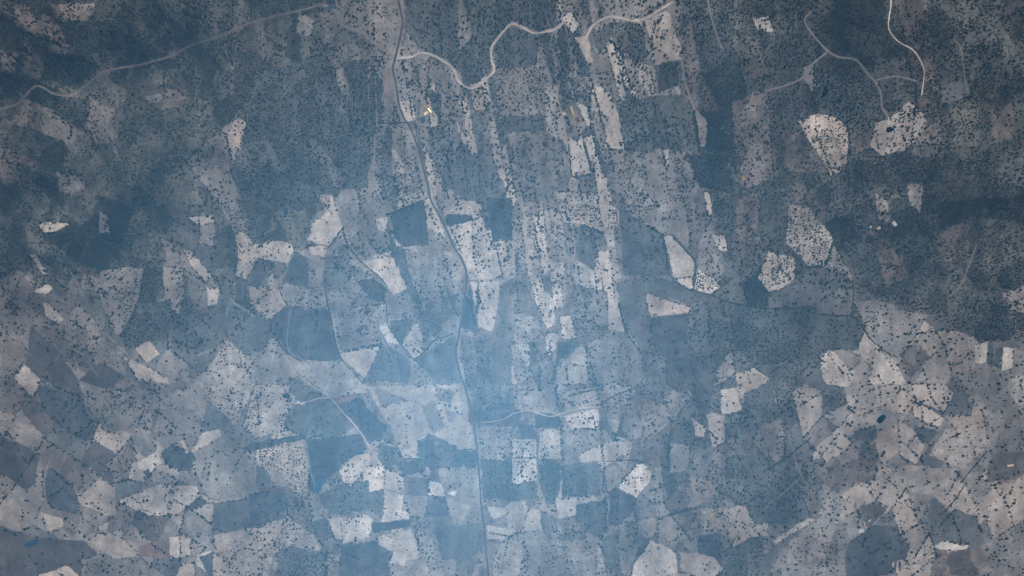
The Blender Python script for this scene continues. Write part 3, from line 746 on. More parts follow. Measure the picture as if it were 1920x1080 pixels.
TRACKS = [ # name, half width m, colour, points
    ('dirt_road', 2.9, 'W', '1672,-120 1670,0 1667,27 1665,50 1673,67 1687,80 1710,93 1723,110 1732,133 1730,157 1727,178'),
    ('dirt_track', 4.2, 'L', '1520,22 1508,37 1517,57 1533,77 1553,97 1573,107 1597,110 1610,117 1623,135 1640,153 1650,173 1653,200 1663,217'),
    ('dirt_track', 4.0, 'L', '1550,98 1520,123 1510,143 1473,160 1440,170 1420,187'),
    ('dirt_track', 4.0, 'L', '1642,150 1680,143 1717,152'),
    ('stream_bed', 5.0, 'S', RIVER),
    ('stream_bed', 5.5, 'L', '605,10 625,17 635,33 645,48 680,62 700,80 725,97 742,106'),
    ('stream_bed', 5.0, 'P', '744,108 770,107 785,100 800,100 825,110 850,130 860,152 880,165 895,160 920,141 927,130 922,110 922,90 935,70 960,45 985,55 1005,62 1040,55 1056,42'),
    ('stream_bed', 4.8, 'P', '1098,74 1104,60 1115,45 1140,32 1160,33 1190,40 1215,32 1262,4'),
    ('dirt_track', 1.7, 'P', '544,680 553,698 584,722 618,744 644,773 669,800 689,831 715,871 742,902'),
    ('dirt_track', 1.8, 'P', '649,680 673,709 693,731 704,753 720,780 735,798 758,811 798,813'),
    ('dirt_track', 2.0, 'P', '553,757 575,753 600,746 618,745'),
    ('dirt_track', 2.2, 'P', '960,775 980,770 997,770 1020,778 1037,780 1052,775 1090,765 1124,762'),
    ('dirt_track', 2.2, 'P', '904,791 920,790 945,785 960,776'),
    ('dirt_track', 1.8, 'p', '200,627 233,657 263,690 300,720 330,745'),
    ('dirt_track', 1.6, 'L', '147,657 163,677 187,707'),
    ('dirt_track', 1.6, 'L', '130,503 157,553 170,580'),
    ('dirt_track', 3.0, 'p', '1043,160 1047,190 1053,213 1058,240 1064,267'),
    ('dirt_track', 3.0, 'L', '1277,110 1280,130 1283,150 1300,200 1318,222'),
    ('dirt_track', 1.5, 'p', '433,560 445,572 480,594'),
    ('dirt_track', 2.0, 'P', '1047,383 1080,381 1120,384 1155,391 1160,420'),
    ('stream_bed', 4.0, 'L', '-40,895 0,910 27,927 47,953 63,993'),
    ('stream_bed', 3.5, 'L', '95,862 84,900 88,950'),
    ('dirt_track', 3.0, 'L', '1323,-30 1330,20 1340,55 1353,92'),
    ('dirt_track', 2.0, 'P', '880,524 905,522 947,525 965,517'),
    ('dirt_track', 2.5, 'L', '1787,73 1800,90 1805,120 1807,140 1813,173'),
    ('dirt_track', 2.5, 'L', '1830,460 1815,500 1800,535 1780,555'),
    ('dirt_track', 1.6, 'L', '1440,945 1470,922 1500,895'),
    ('wash', 3.5, 'U', '545,578 541,610 538,640 545,660 565,672 582,683'),
    ('wash', 4.5, 'U', '707,600 715,625 725,645 732,668 745,690 750,716'),
    ('wash', 3.5, 'U', '577,830 583,880 590,905 594,930 602,950 608,962'),
    ('wash', 3.0, 'U', '433,563 428,585 428,610 435,640'),
    ('wash', 4.0, 'U', '460,620 465,645 478,665'),
    ('wash', 5.0, 'U', '1060,450 1063,470 1072,482'),
    ('wash', 3.0, 'U', '1140,780 1147,800 1143,820'),
    ('wash', 4.0, 'U', '620,575 640,600 660,605'),
    ('wash', 3.5, 'U', '1385,800 1388,830 1386,850'),
    ('dirt_track', 2.0, 'L', '1478,810 1490,860 1500,885 1510,905'),
]
road_lines = [(road_pts, 6.5)]
for k, (nm, hw, c, s) in enumerate(TRACKS):
    p = pl(s)
    o = struct(link(nm, ribbon(nm, p, [(-hw * 1.3, 0), (-hw * 0.5, 0.04), (0, 0.05), (hw * 0.5, 0.04), (hw * 1.3, 0)], 0.7 if nm in ('stream_bed', 'wash') else 0.3, 3.0, ROAD_Z - 0.6 + 0.012 * k, k), MAT_SAND))
    o.color = (*CLASS[c][1], 1)
    road_lines.append((p, hw / M_PX + 1.5))

# ponds
def pond(name, px, py, a, b, ang, mat, label_seed):
    t = np.linspace(0, 2 * math.pi, 22, endpoint=False)
    rr = 1 + 0.22 * (fbm(np.cos(t) * 1.3 + label_seed, np.sin(t) * 1.3 + 2, 2) - 0.5) * 2
    ca, sa = math.cos(R(ang)), math.sin(R(ang))
    u = np.sign(np.cos(t)) * np.abs(np.cos(t)) ** 0.75 * a * rr; v = np.sign(np.sin(t)) * np.abs(np.sin(t)) ** 0.75 * b * rr
    pts = list(zip((px + u * ca - v * sa).tolist(), (py + u * sa + v * ca).tolist()))
    x, y = ground_pt(px, py); z = float(height(x, y)) + ROAD_Z
    bx, by = ground_pt(*np.array(pts).T)
    n = len(pts)
    vv = [(float(q), float(w), z) for q, w in zip(bx, by)] + [(float(q), float(w), z - 4) for q, w in zip(bx, by)]
    fs = [list(range(n))[::-1]] + [[k, n + k, n + (k + 1) % n, (k + 1) % n] for k in range(n)]
    struct(link(name, mesh_of(name, vv, fs), mat))
PONDS = [('pond', 60, 1018, 13, 5, -17, MAT_WATER), ('pond', 598, 910, 6, 12, 20, MAT_WATER), ('pond', 675, 849, 8, 2.5, -8, MAT_WATER),
         ('pond', 793, 225, 4, 6, 10, MAT_WATER), ('pond', 1667, 243, 6, 5.2, 0, MAT_DEEP), ('pond', 1652, 785, 9, 5.2, -42, MAT_DEEP),
         ('pond', 1548, 171, 5, 9, 25, MAT_DEEP), ('pond', 729, 667, 2, 6, -15, MAT_WATER), ('pond', 1065, 410, 4, 3.5, 0, MAT_WATER),
         ('pond', 618, 14, 7, 3.0, 8, MAT_WATER), ('pond', 536, 398, 4, 5, 20, MAT_WATER), ('pond', 843, 760, 3.2, 3.0, 0, MAT_WATER),
         ('pond', 1323, 282, 2.5, 5, 10, MAT_WATER), ('pond', 538, 742, 8, 5, 10, MAT_DEEP)]
for k, (nm, px, py, a, b, an, mt) in enumerate(PONDS):
    pond(nm, px, py, a, b, an, mt, k * 3.7)
    road_lines.append(([(px - a * 0.5, py), (px + a * 0.5, py)], max(a, b) * 0.8))

# ------------------------------------------------------------------ buildings
def box_mesh(name, x0, x1, y0, y1, z0, z1):
    v = [(x0, y0, z0), (x1, y0, z0), (x1, y1, z0), (x0, y1, z0), (x0, y0, z1), (x1, y0, z1), (x1, y1, z1), (x0, y1, z1)]
    return mesh_of(name, v, [(0, 3, 2, 1), (4, 5, 6, 7), (0, 1, 5, 4), (1, 2, 6, 5), (2, 3, 7, 6), (3, 0, 4, 7)])
def building(name, px, py, lx, ly, hgt, ang, roof, label, pitch=14, cat='building', group=None):
    x, y = ground_pt(px, py); la, _, _ = lift_at(px, py)
    root = bpy.data.objects.new(name, None); COL.objects.link(root)
    root.location = (float(x), float(y), float(height(x, y)) + float(la)); root.rotation_euler = (0, 0, R(ang))
    tag(root, label, cat, group)
    a, b = lx / 2, ly / 2; rise = b * math.tan(R(pitch))
    v = [(-a, -b, -3), (a, -b, -3), (a, b, -3), (-a, b, -3), (-a, -b, hgt), (a, -b, hgt), (a, b, hgt), (-a, b, hgt), (-a, 0, hgt + rise), (a, 0, hgt + rise)]
    link('wall', mesh_of('wall', v, [(0, 1, 5, 4), (1, 2, 6, 9, 5), (2, 3, 7, 6), (3, 0, 4, 8, 7)]), MAT_WALL, root)
    e = 0.6; th = 0.25
    for s in (-1, 1):
        y1 = s * (b + e); z1 = hgt - e * math.tan(R(pitch)) + 0.05; z0 = hgt + rise + 0.05
        vv = [(-a - e, 0, z0), (a + e, 0, z0), (a + e, y1, z1), (-a - e, y1, z1)]
        vv += [(p[0], p[1], p[2] + th) for p in vv]
        fs = [(0, 1, 2, 3), (4, 7, 6, 5), (0, 4, 5, 1), (1, 5, 6, 2), (2, 6, 7, 3), (3, 7, 4, 0)]
        if s < 0: fs = [f[::-1] for f in fs]
        sl = link('roof_slope', mesh_of('roof_slope', vv, fs), ROOF[roof], root)
        if s == 1: link('ridge_cap', box_mesh('ridge_cap', -a - e, a + e, -0.3, 0.3, z0 + 0.2, z0 + 0.45), ROOF[roof], sl)
    dw = min(2.6, lx * 0.25)
    link('door', box_mesh('door', -dw / 2, dw / 2, -b - 0.12, -b - 0.02, -0.2, min(3.0, hgt - 0.4)), MAT_DOOR, root)
    for k in (-1, 1):
        link('window', box_mesh('window', k * a * 0.6 - 0.6, k * a * 0.6 + 0.6, -b - 0.1, -b - 0.02, 1.2, min(2.4, hgt - 0.3)), MAT_GLASS, root)
    road_lines.append(([(px - lx / 2 / M_PX * 0.6, py), (px + lx / 2 / M_PX * 0.6, py)], ly / 2 / M_PX + 2.0))
    return root
B = building
B('farm_shed', 800.0, 213.3, 17, 12, 5, 38, 'gold', 'large farm shed with blazing gold sheet roof beside the main road', 7, 'shed')
B('farm_shed', 804.8, 207.6, 18, 8.5, 4.5, -52, 'gold', 'narrow shed with gold roof close behind the blazing gold farm shed', 14, 'shed')
B('farm_shed', 798.8, 199.5, 12, 9, 4, -50, 'ochre', 'dull ochre roofed shed topmost of the cluster by the main road', 14, 'shed')
B('barn', 1068.0, 206.5, 26, 6, 4, -72, 'brown', 'long brown barn leftmost of the narrow parallel barns on the stony strip', 12, 'barn')
B('barn', 1072.6, 207.0, 30, 7, 4.5, -72, 'tan', 'long tan barn in the middle of the narrow parallel barns', 12, 'barn')
B('barn', 1075.8, 215.5, 22, 6, 4, -72, 'ochre', 'short ochre barn rightmost of the narrow parallel barns', 12, 'barn')
B('house', 1083.3, 223.5, 17, 10, 5, -58, 'red', 'dark red roofed house below the narrow parallel barns', 22, 'house')
B('hut', 1057.5, 213.5, 12, 10, 4, 15, 'tan', 'squat pale tan hut left of the narrow parallel barns', 12, 'hut')
B('hut', 1066.0, 261.5, 9, 7, 3.5, 80, 'red', 'tiny red roofed hut at the foot of the stony strip', 20, 'hut')
B('farmhouse', 1082.3, 421.5, 14, 10, 5, -15, 'ochre', 'ochre roofed farmhouse under the pale dotted field', 20, 'farmhouse')
B('barn', 1071.4, 418.0, 17, 6, 4, 86, 'tan', 'slim pale barn between the ochre farmhouse and the brown sheds', 12, 'barn')
B('farm_shed', 1067.6, 418.8, 10, 5, 3.5, 20, 'brown', 'small brown shed left of the slim pale barn', 14, 'shed')
B('farm_shed', 1083.0, 410.8, 17, 4.5, 3.5, 12, 'brown', 'low brown shed above the ochre farmhouse', 12, 'shed')
B('hut', 1093.0, 418.0, 8, 7, 3.5, 30, 'white', 'small white hut right of the ochre farmhouse', 14, 'hut')
B('farmhouse', 1724.5, 194.5, 26, 13, 6, -70, 'brown', 'brown roofed farmhouse at the end of the winding cream dirt road', 22, 'farmhouse')
B('farm_shed', 1893.0, 873.0, 24, 12, 5, 8, 'gold', 'gold roofed shed near the right edge of the land', 14, 'shed')
B('farm_shed', 1856.0 - 200, 848.0, 18, 11, 5, 58, 'black', 'blackened roofed shed among the pale fields at lower right', 18, 'shed')
B('hut', 1635.0, 831.0, 11, 6, 3.5, 62, 'gold', 'small yellow roofed hut up left of the blackened shed', 14, 'hut')
B('hut', 1631.5, 658.5, 14, 6, 4, 70, 'gold', 'narrow yellow roofed hut where the dark tree line turns down', 14, 'hut')
B('farm_shed', 1632.5, 691.0, 14, 9, 4, 45, 'brown', 'brown roofed shed right of the speckled pale field', 18, 'shed')
B('farm_shed', 1393.5, 334.0, 20, 7, 4, 82, 'ochre', 'orange ochre shed alone on the stony slope', 14, 'shed')
B('farmhouse', 1333.5, 966.0, 16, 9, 5, 10, 'ochre', 'ochre farmhouse in the small grey yard at lower right', 20, 'farmhouse')
B('hut', 1320.5, 959.5, 9, 8, 4, 20, 'tan', 'tan hut left of the ochre farmhouse in the grey yard', 14, 'hut')
B('house', 568.0, 755.5, 17, 8, 4.5, 12, 'tan', 'tan roofed house beside the thin track above the blue field', 18, 'house')
B('hut', 560.0, 753.5, 9, 8, 4, 12, 'white', 'white roofed hut left of the tan house', 14, 'hut')
B('hut', 1068.0, 789.5, 11, 8, 4, -20, 'red', 'red roofed hut at the left tip of a pale field', 20, 'hut')
B('hut', 1386.0, 743.5, 16, 6, 4, 85, 'ochre', 'ochre hut in the pale clearing among trees', 14, 'hut')
B('farm_shed', 864.0, 907.0, 14, 8, 4, 25, 'brown', 'brown shed left of the main road at the bottom', 18, 'shed')
B('house', 1647.0, 427.5, 12, 8, 4.5, 40, 'tan', 'tan house on the upper end of the stony streak', 18, 'house')
B('hut', 1632.0, 424.5, 10, 5, 3.5, 80, 'white', 'white hut left of the tan house on the stony streak', 12, 'hut')
B('house', 1676.0, 419.0, 18, 11, 5, -50, 'white', 'white roofed house alone in the dark wooded slope', 16, 'house')
B('farm_shed', 1614.0, 994.5, 20, 14, 5, 25, 'white', 'big white roofed shed above the dark round field', 12, 'shed')
B('hut', 1629.5, 975.5, 12, 5, 3.5, 40, 'white', 'narrow white hut up right of the big white shed', 12, 'hut')
B('hut', 1094.5, 1032.5, 11, 8, 4, 20, 'red', 'red roofed hut in the streaked pasture at the bottom', 20, 'hut')
B('hut', 1056.5, 1044.0, 9, 7, 4, 60, 'red', 'dark red hut lower left of the bottom pasture hut', 20, 'hut')
B('hut', 1250.0, 1014.0, 16, 5, 3.5, 12, 'red', 'long red hut on top of the bright rounded field', 14, 'hut')
B('house', 1443.0, 57.0, 14, 10, 5, 10, 'white', 'white house at the left foot of the dark wooded slope', 16, 'house')

# ------------------------------------------------------------------ trees
def ico(sub):
    import bmesh
    bm = bmesh.new(); bmesh.ops.create_icosphere(bm, subdivisions=sub, radius=1.0)
    v = [tuple(x.co) for x in bm.verts]; f = [[q.index for q in p.verts] for p in bm.faces]; bm.free()
    return np.array(v), f
ICO1, ICO1F = ico(1); ICO2, ICO2F = ico(2)
def crown_mesh(seed):
    """a round holm oak crown: overlapping uneven leaf masses and loose leaf sprays"""
    r = random.Random(seed); vs = []; fs = []
    def blob(c, s, base, faces):
        o = sum(len(q) for q in vs)
        v = []
        for p in base:
            k = 1 + 0.30 * mnoise.noise(Vector(p) * 1.7 + Vector((seed * 3.1, c[0], c[1]))) + 0.14 * mnoise.noise(Vector(p) * 4.5 + Vector((c[2], seed, 0)))
            v.append((c[0] + p[0] * s[0] * k, c[1] + p[1] * s[1] * k, c[2] + p[2] * s[2] * k))
        vs.append(np.array(v)); fs.extend([[i + o for i in f] for f in faces])
    blob((0, 0, 4.3), (3.0, 2.9, 2.3), ICO2, ICO2F)
    for k in range(7):
        a = k / 7 * 6.283 + r.uniform(-0.4, 0.4); d = r.uniform(1.7, 2.6)
        q = r.uniform(1.1, 1.8)
        blob((d * math.cos(a), d * math.sin(a), r.uniform(3.3, 5.3)), (q, q, q * 0.8), ICO1, ICO1F)
    for k in range(3):
        q = r.uniform(1.0, 1.5); blob((r.uniform(-1.3, 1.3), r.uniform(-1.3, 1.3), r.uniform(5.4, 6.4)), (q, q, q * 0.8), ICO1, ICO1F)
    V_ = np.concatenate(vs).tolist()
    for k in range(60):
        a = r.uniform(0, 6.283); e = r.uniform(-0.3, 1.2); d = r.uniform(2.9, 4.0)
        c = Vector((d * math.cos(a) * math.cos(e), d * math.sin(a) * math.cos(e), 4.4 + 0.75 * d * math.sin(e)))
        t = Vector((r.uniform(-1, 1), r.uniform(-1, 1), r.uniform(-.5, .5))).normalized() * 0.55
        w = Vector((r.uniform(-1, 1), r.uniform(-1, 1), r.uniform(-.5, .5))).normalized() * 0.4
        o = len(V_); V_ += [tuple(c - t), tuple(c + w), tuple(c + t), tuple(c - w)]; fs.append([o, o + 1, o + 2, o + 3])
    me = mesh_of('crown', V_, fs); me.materials.append(MAT_LEAF); return me
def trunk_mesh(seed):
    r = random.Random(seed + 50); v = []; f = []
    def tube(pts, rad, n=6):
        o = len(v)
        for (p, q) in zip(pts, rad):
            for k in range(n): v.append((p[0] + q * math.cos(k * 6.283 / n), p[1] + q * math.sin(k * 6.283 / n), p[2]))
        for i in range(len(pts) - 1):
            for k in range(n): f.append([o + i * n + k, o + i * n + (k + 1) % n, o + (i + 1) * n + (k + 1) % n, o + (i + 1) * n + k])
    tube([(0, 0, -2.5), (0, 0, 0.3), (0.1, 0.05, 1.4), (0.15, 0.1, 2.4)], [0.55, 0.5, 0.36, 0.33])
    for k in range(4):
        a = k * 1.57 + r.uniform(-.4, .4)
        tube([(0.12, 0.08, 2.0), (0.9 * math.cos(a), 0.9 * math.sin(a), 3.0), (1.9 * math.cos(a), 1.9 * math.sin(a), 4.2)], [0.26, 0.18, 0.08], 5)
    me = mesh_of('trunk', v, f); me.materials.append(MAT_BARK); return me
NV = 5
CROWNS = [crown_mesh(k + 1) for k in range(NV)]; TRUNKS = [trunk_mesh(k) for k in range(NV)]

# scatter: a jittered lattice thinned by each parcel's density and by clumping along the gullies
step = 3.6
au = np.arange(-290, 2230, step); av = np.arange(-190, 1280, step)
TU, TV = np.meshgrid(au, av)
TU = (TU + rng.uniform(-0.5, 0.5, TU.shape) * step * 0.95).ravel(); TV = (TV + rng.uniform(-0.5, 0.5, TV.shape) * step * 0.95).ravel()
_, td, to = lift_at(TU, TV)
lean = np.clip((TU - 960) / 900, -1, 1) * 0.35
ax_ = TU - lean * (TV - 400)
streak = fbm(ax_ / 10, TV / 85, 2); clump = fbm(TU / 24, TV / 24, 3); spot = fbm(TU / 9 + 80, TV / 9, 2)
central = np.exp(-((TU - 960) / 420) ** 2)
nz = central * (0.8 * streak + 0.2 * clump) + (1 - central) * (0.25 * streak + 0.75 * clump)
big_n = np.clip((fbm(TU / 60 + 20, TV / 50 + 3, 3) - 0.28) / 0.44, 0, 1)
mod = np.clip((nz - 0.36) / 0.24, 0, 1) * 1.6 * (0.45 + 1.1 * big_n)
wood = np.clip((td - 10) / 12, 0, 1)
mod = (mod * (1 - 0.3 * wood) + 0.3 * wood + 0.2) * (2.5 + 1.2 * wood)
mod = np.where(td < 3, 0.55 * mod + 0.4, mod) * (0.55 + 0.9 * spot)
keep = rng.random(len(TU)) < td * step * step / 1000 * mod
TU, TV, td, to = TU[keep], TV[keep], td[keep], to[keep]
# tree rows along parcel edges and gullies: (points, spacing px, spread px)
ROWS = '''3 1.2 688,479 733,465
3.5 1.2 690,487 738,476
3 1 1240,400 1273,391
3 1 1243,412 1270,405
4 2 640,658 713,645
4 2 630,630 713,620
3 2 870,500 880,525 882,560 890,600 893,640 905,680
3 2.5 905,640 915,680 920,715 930,740
3 2 890,540 898,560 895,590
3 2.5 960,640 985,690 990,740
3 2.5 1003,640 1012,700 1010,730
3 2.5 1030,640 1040,700 1045,760
3 3 1100,650 1112,700 1128,760
3 2.5 1110,160 1105,190 1108,230 1120,290 1135,330
3 3 1060,150 1050,110 1020,60
3 3 1115,130 1135,170 1150,190
3 3 1150,80 1175,150 1200,200
3 3 1240,30 1222,60 1225,120
4 3 820,370 830,400 850,440 866,480
4 3 798,380 812,410 830,440
3.5 3 740,340 760,390 770,440
4 2 910,395 917,440 930,470
3 3 950,260 960,300 948,360 935,400
3 3 985,260 975,330 985,380
3 3 1000,360 1010,400 1000,440
4 3 610,485 612,530 640,540 655,520 675,505
3 3 840,475 842,510 850,540
3 3 905,950 912,1020 918,1060
3 3 1128,790 1130,860 1134,930 1137,1000
3 3 1053,790 1054,860 1056,930
3 3 790,880 800,910 815,930 830,940
3 3 745,890 755,930 770,960 780,1000 790,1040
3 2 577,830 580,880 578,930
3 3 578,935 590,990 612,1040 615,1080
3 3 1250,760 1258,800 1252,850 1250,900
4 3 1300,720 1312,760 1320,800 1345,820
3 3 1390,770 1380,820 1370,850
4 3 1185,745 1165,790 1150,830'''
ex, ey = [], []
for ln in ROWS.splitlines():
    t = ln.split(); sp, spread = float(t[0]), float(t[1]); q = smooth_line(pl(' '.join(t[2:])), sp)
    for p in q:
        for _ in range(1 if spread < 2 else 2):
            if random.random() < 0.72:
                ex.append(p[0] + random.gauss(0, spread * 0.7)); ey.append(p[1] + random.gauss(0, 1.5))
# small round groves
for gx_, gy_, gr, n in [(713, 469, 8, 16), (677, 471, 7, 14), (637, 498, 9, 22), (537, 744, 11, 34), (525, 718, 8, 12), (640, 588, 7, 16), (676, 618, 7, 14), (665, 572, 6, 12),
                        (1018, 430, 8, 22), (1112, 440, 12, 34), (1045, 530, 10, 24), (693, 585, 10, 22), (897, 480, 5, 9), (950, 485, 6, 12), (756, 520, 5, 10), (1552, 160, 10, 24), (1060, 655, 9, 18),
                        (695, 452, 6, 12), (1222, 573, 3, 4), (1228, 590, 3, 5), (1165, 858, 6, 10)]:
    for _ in range(n):
        a, d = random.uniform(0, 6.283), gr * math.sqrt(random.random()); ex.append(gx_ + d * math.cos(a)); ey.append(gy_ + d * math.sin(a))
# boundary trees along some of the field edges
for i, (c, d, poly) in enumerate(parc):
    if i < NBASE or c in 'XY': continue
    n = len(poly)
    for k in range(n):
        a, b = poly[k], poly[(k + 1) % n]
        if random.random() > 0.36: continue
        L = math.hypot(b[0] - a[0], b[1] - a[1]); m = int(L / 3.4); gap = random.uniform(0.35, 0.8)
        for q in range(m):
            if random.random() < gap:
                t = (q + random.uniform(-0.3, 0.3)) / m
                ex.append(a[0] + (b[0] - a[0]) * t + random.gauss(0, 0.9)); ey.append(a[1] + (b[1] - a[1]) * t + random.gauss(0, 0.9))
TU = np.concatenate([TU, ex]); TV = np.concatenate([TV, ey])
ok = np.ones(len(TU), bool)
for p, w in road_lines:
    lo = np.min(p, 0) - w - 2; hi = np.max(p, 0) + w + 2
    near = (TU > lo[0]) & (TU < hi[0]) & (TV > lo[1]) & (TV < hi[1])
    if near.any(): ok[near] &= seg_dist(TU[near], TV[near], p) > w
TU, TV = TU[ok], TV[ok]
tl, td, to = lift_at(TU, TV)

# single oaks: all the trees of these thinly set fields are objects of their own
ORD = 'first second third fourth fifth sixth seventh eighth ninth tenth eleventh twelfth thirteenth fourteenth fifteenth sixteenth seventeenth eighteenth nineteenth twentieth'.split()
TENS = {2: 'twenty', 3: 'thirty', 4: 'forty', 5: 'fifty', 6: 'sixty', 7: 'seventy', 8: 'eighty', 9: 'ninety'}
def ordinal(k):
    if k <= 20: return ORD[k - 1]
    t, u = divmod(k, 10)
    return (TENS[t][:-1] + 'ieth') if u == 0 else TENS[t] + '-' + ORD[u - 1]
def parcel_at(x, y): return int(lift_at(np.array([x]), np.array([y]))[2][0])
HAND = {  # seen singly in the photograph
    (605, 440): [(623, 400), (614, 417), (607, 412), (590, 415), (585, 425), (591, 447), (586, 454), (610, 461), (617, 454), (617, 387)],
    (655, 395): [(663, 374), (641, 389), (647, 384), (651, 390), (655, 392), (657, 399), (652, 410), (664, 410), (672, 420), (674, 400), (672, 405), (650, 425)],
    (715, 420): [(709, 416), (721, 412), (715, 427)],
    (597, 470): [(610, 466)],
    (725, 515): [(698, 500), (731, 492), (722, 500), (711, 507), (717, 505), (735, 502), (743, 499), (738, 514), (742, 530), (728, 503)],
}
FIELDS = [((605, 440), 'the ragged pale field above the small pale one'), ((655, 395), 'the light field right of the ragged pale field'),
          ((715, 420), 'the tiny pale patch left of the dark field'), ((597, 470), 'the small pale field below the ragged one'),
          ((725, 515), 'the bright pale field below the double tree row'), ((570, 630), 'the dark rounded field at centre left'),
          ((850, 415), 'the dark wedge right of the road'), ((870, 388), 'the pale field above the dark wedge'),
          ((900, 460), 'the large pale field right of the road'), ((945, 480), 'the pale field right of the large pale one'),
          ((910, 580), 'the pale tapering field below the thin cross track'), ((950, 570), 'the grey field beside the pale tapering one'),
          ((775, 640), 'the pale triangle at the meeting of hedges'), ((728, 628), 'the small pale wedge beside the hedge'),
          ((1270, 490), 'the smooth pale field with rounded right side'), ((1240, 575), 'the pale triangle with points at both ends'),
          ((1185, 580), 'the blue grey field left of the pale triangle'), ((1260, 620), 'the dark field below the pale triangle'),
          ((1270, 548), 'the grey strip above the pale triangle'), ((1255, 420), 'the grey field with two short tree rows'),
          ((1200, 470), 'the broad blue field left of the smooth pale one'), ((1090, 300), 'the pale strip under the farm'),
          ((1150, 240), 'the long pale strip right of the barns'), ((1245, 80), 'the brightest pale field at upper right'),
          ((768, 205), 'the pale field left of the gold shed'), ((820, 690), 'the grey purple field left of the road bend'),
          ((610, 700), 'the light sweep above the brown lens'), ((1195, 900), 'the rounded bright field at lower centre'),
          ((940, 410), 'the dark square right of the road'), ((1240, 310), 'the grey field below the wooded upper slope'),
          ((665, 890), 'the bright field right of the blue pond'), ((670, 990), 'the bright field left of the dark bar at the bottom'),
          ((1170, 890), 'the grey wedge left of the rounded bright field'), ((1105, 855), 'the small pale field left of the grey wedge'),
          ((1090, 785), 'the pale field with the red hut'), ((1235, 1050), 'the bright rounded field at the bottom edge'),
          ((1680, 745), 'the pale field above the dark pond'), ((1740, 745), 'the pale field at the top of the strips'),
          ((1700, 830), 'the pale field right of the dark pond'), ((1655, 610), 'the pale field beside the longest hedgerow'),
          ((1570, 690), 'the speckled pale field below the longest hedgerow'), ((1590, 780), 'the pale tongue left of the dark pond'),
          ((555, 505), 'the dark wedge under the pale left field'), ((570, 560), 'the light field above the dark rounded one'),
          ((885, 600), 'the dark sliver right of the road'), ((1055, 610), 'the pale plot right of the long pale strip'),
          ((1035, 640), 'the pale leaf shaped plot in the centre'), ((1155, 590), 'the pale strip left of the blue grey field'),
          ((1075, 690), 'the pale lobe below the dark patch'), ((300, 940), 'the pale field at lower left'), ((420, 870), 'the light field right of the dark round one')]
single = np.zeros(len(TU), bool); picks = []
for (fx, fy), desc in FIELDS:
    pi = parcel_at(fx, fy)
    mem = np.where((to == pi))[0]
    if len(mem) > 30 and (fx, fy) not in HAND: continue    # too many to tell apart: left to the woodland
    pts_ = [(TU[k], TV[k]) for k in mem]
    if (fx, fy) in HAND: pts_ = HAND[(fx, fy)]
    if not pts_ or sum(len(p) for _, p in picks) + len(pts_) > 300: continue
    single[mem] = True
    pts_.sort(); picks.append((desc, pts_))
n_single = sum(len(p) for _, p in picks)
rest = ~single

def make_tree(x_px, y_px, label, var, sc, rot, group):
    x, y = ground_pt(x_px, y_px); la, _, _ = lift_at(x_px, y_px)
    root = bpy.data.objects.new('oak_tree', None); COL.objects.link(root)
    root.location = (float(x), float(y), float(height(x, y)) + float(la)); root.rotation_euler = (0, 0, rot); root.scale = (sc, sc, sc * random.uniform(0.9, 1.1))
    tag(root, label, 'tree', group)
    return link('crown', CROWNS[var], None, root), link('trunk', TRUNKS[var], None, root)
protos = {}
count = 0
for desc, pts_ in picks:
    for k, (x, y) in enumerate(pts_):
        if count >= 300: break
        vr = count % NV
        lab = f'oak in {desc}, ' + (f'{ordinal(k + 1)} from left' if len(pts_) > 1 else 'standing alone')
        cr, tr = make_tree(x, y, lab, vr, random.uniform(0.68, 1.08), random.uniform(0, 6.28), 'single oaks scattered over open fields')
        protos.setdefault(vr, (cr, tr)); count += 1
    else: continue
    break

# all other trees: far more than anyone could pick apart
x, y = ground_pt(TU[rest], TV[rest]); z = height(x, y) + tl[rest]
N = len(x)
pm = bpy.data.meshes.new('woodland_trees'); pm.vertices.add(N)
pm.vertices.foreach_set('co', np.stack([x, y, z], -1).ravel())
at = pm.attributes.new('pick', 'INT', 'POINT'); at.data.foreach_set('value', rng.integers(0, NV, N).astype(np.int32))
dsc = np.clip(0.84 - 0.013 * td[rest], 0.62, 0.78)
at = pm.attributes.new('size', 'FLOAT', 'POINT'); at.data.foreach_set('value', (np.clip(rng.lognormal(0.0, 0.34, N), 0.45, 2.0) * dsc).astype(np.float32))
at = pm.attributes.new('turn', 'FLOAT', 'POINT'); at.data.foreach_set('value', rng.uniform(0, 6.28, N).astype(np.float32))
wt = link('woodland_trees', pm, MAT_LEAF); wt['kind'] = 'stuff'
tag(wt, 'thousands of small dark oaks covering pastures, gullies and hillsides', 'trees')
ng = bpy.data.node_groups.new('woodland_trees', 'GeometryNodeTree')
ng.interface.new_socket('Geometry', in_out='INPUT', socket_type='NodeSocketGeometry')
ng.interface.new_socket('Geometry', in_out='OUTPUT', socket_type='NodeSocketGeometry')
gi = ng.nodes.new('NodeGroupInput'); go = ng.nodes.new('NodeGroupOutput')
iop = ng.nodes.new('GeometryNodeInstanceOnPoints'); jn = ng.nodes.new('GeometryNodeJoinGeometry')
for k in range(NV):
    j2 = ng.nodes.new('GeometryNodeJoinGeometry')
    for ob in protos[k]:
        oi = ng.nodes.new('GeometryNodeObjectInfo'); oi.inputs['Object'].default_value = ob; oi.transform_space = 'ORIGINAL'
        ng.links.new(oi.outputs['Geometry'], j2.inputs[0])
    g2 = ng.nodes.new('GeometryNodeGeometryToInstance'); ng.links.new(j2.outputs[0], g2.inputs[0]); ng.links.new(g2.outputs[0], jn.inputs[0])
def named(nm, ty):
    n = ng.nodes.new('GeometryNodeInputNamedAttribute'); n.data_type = ty; n.inputs['Name'].default_value = nm
    return n.outputs['Attribute']
cx = ng.nodes.new('ShaderNodeCombineXYZ'); ng.links.new(named('turn', 'FLOAT'), cx.inputs[2])
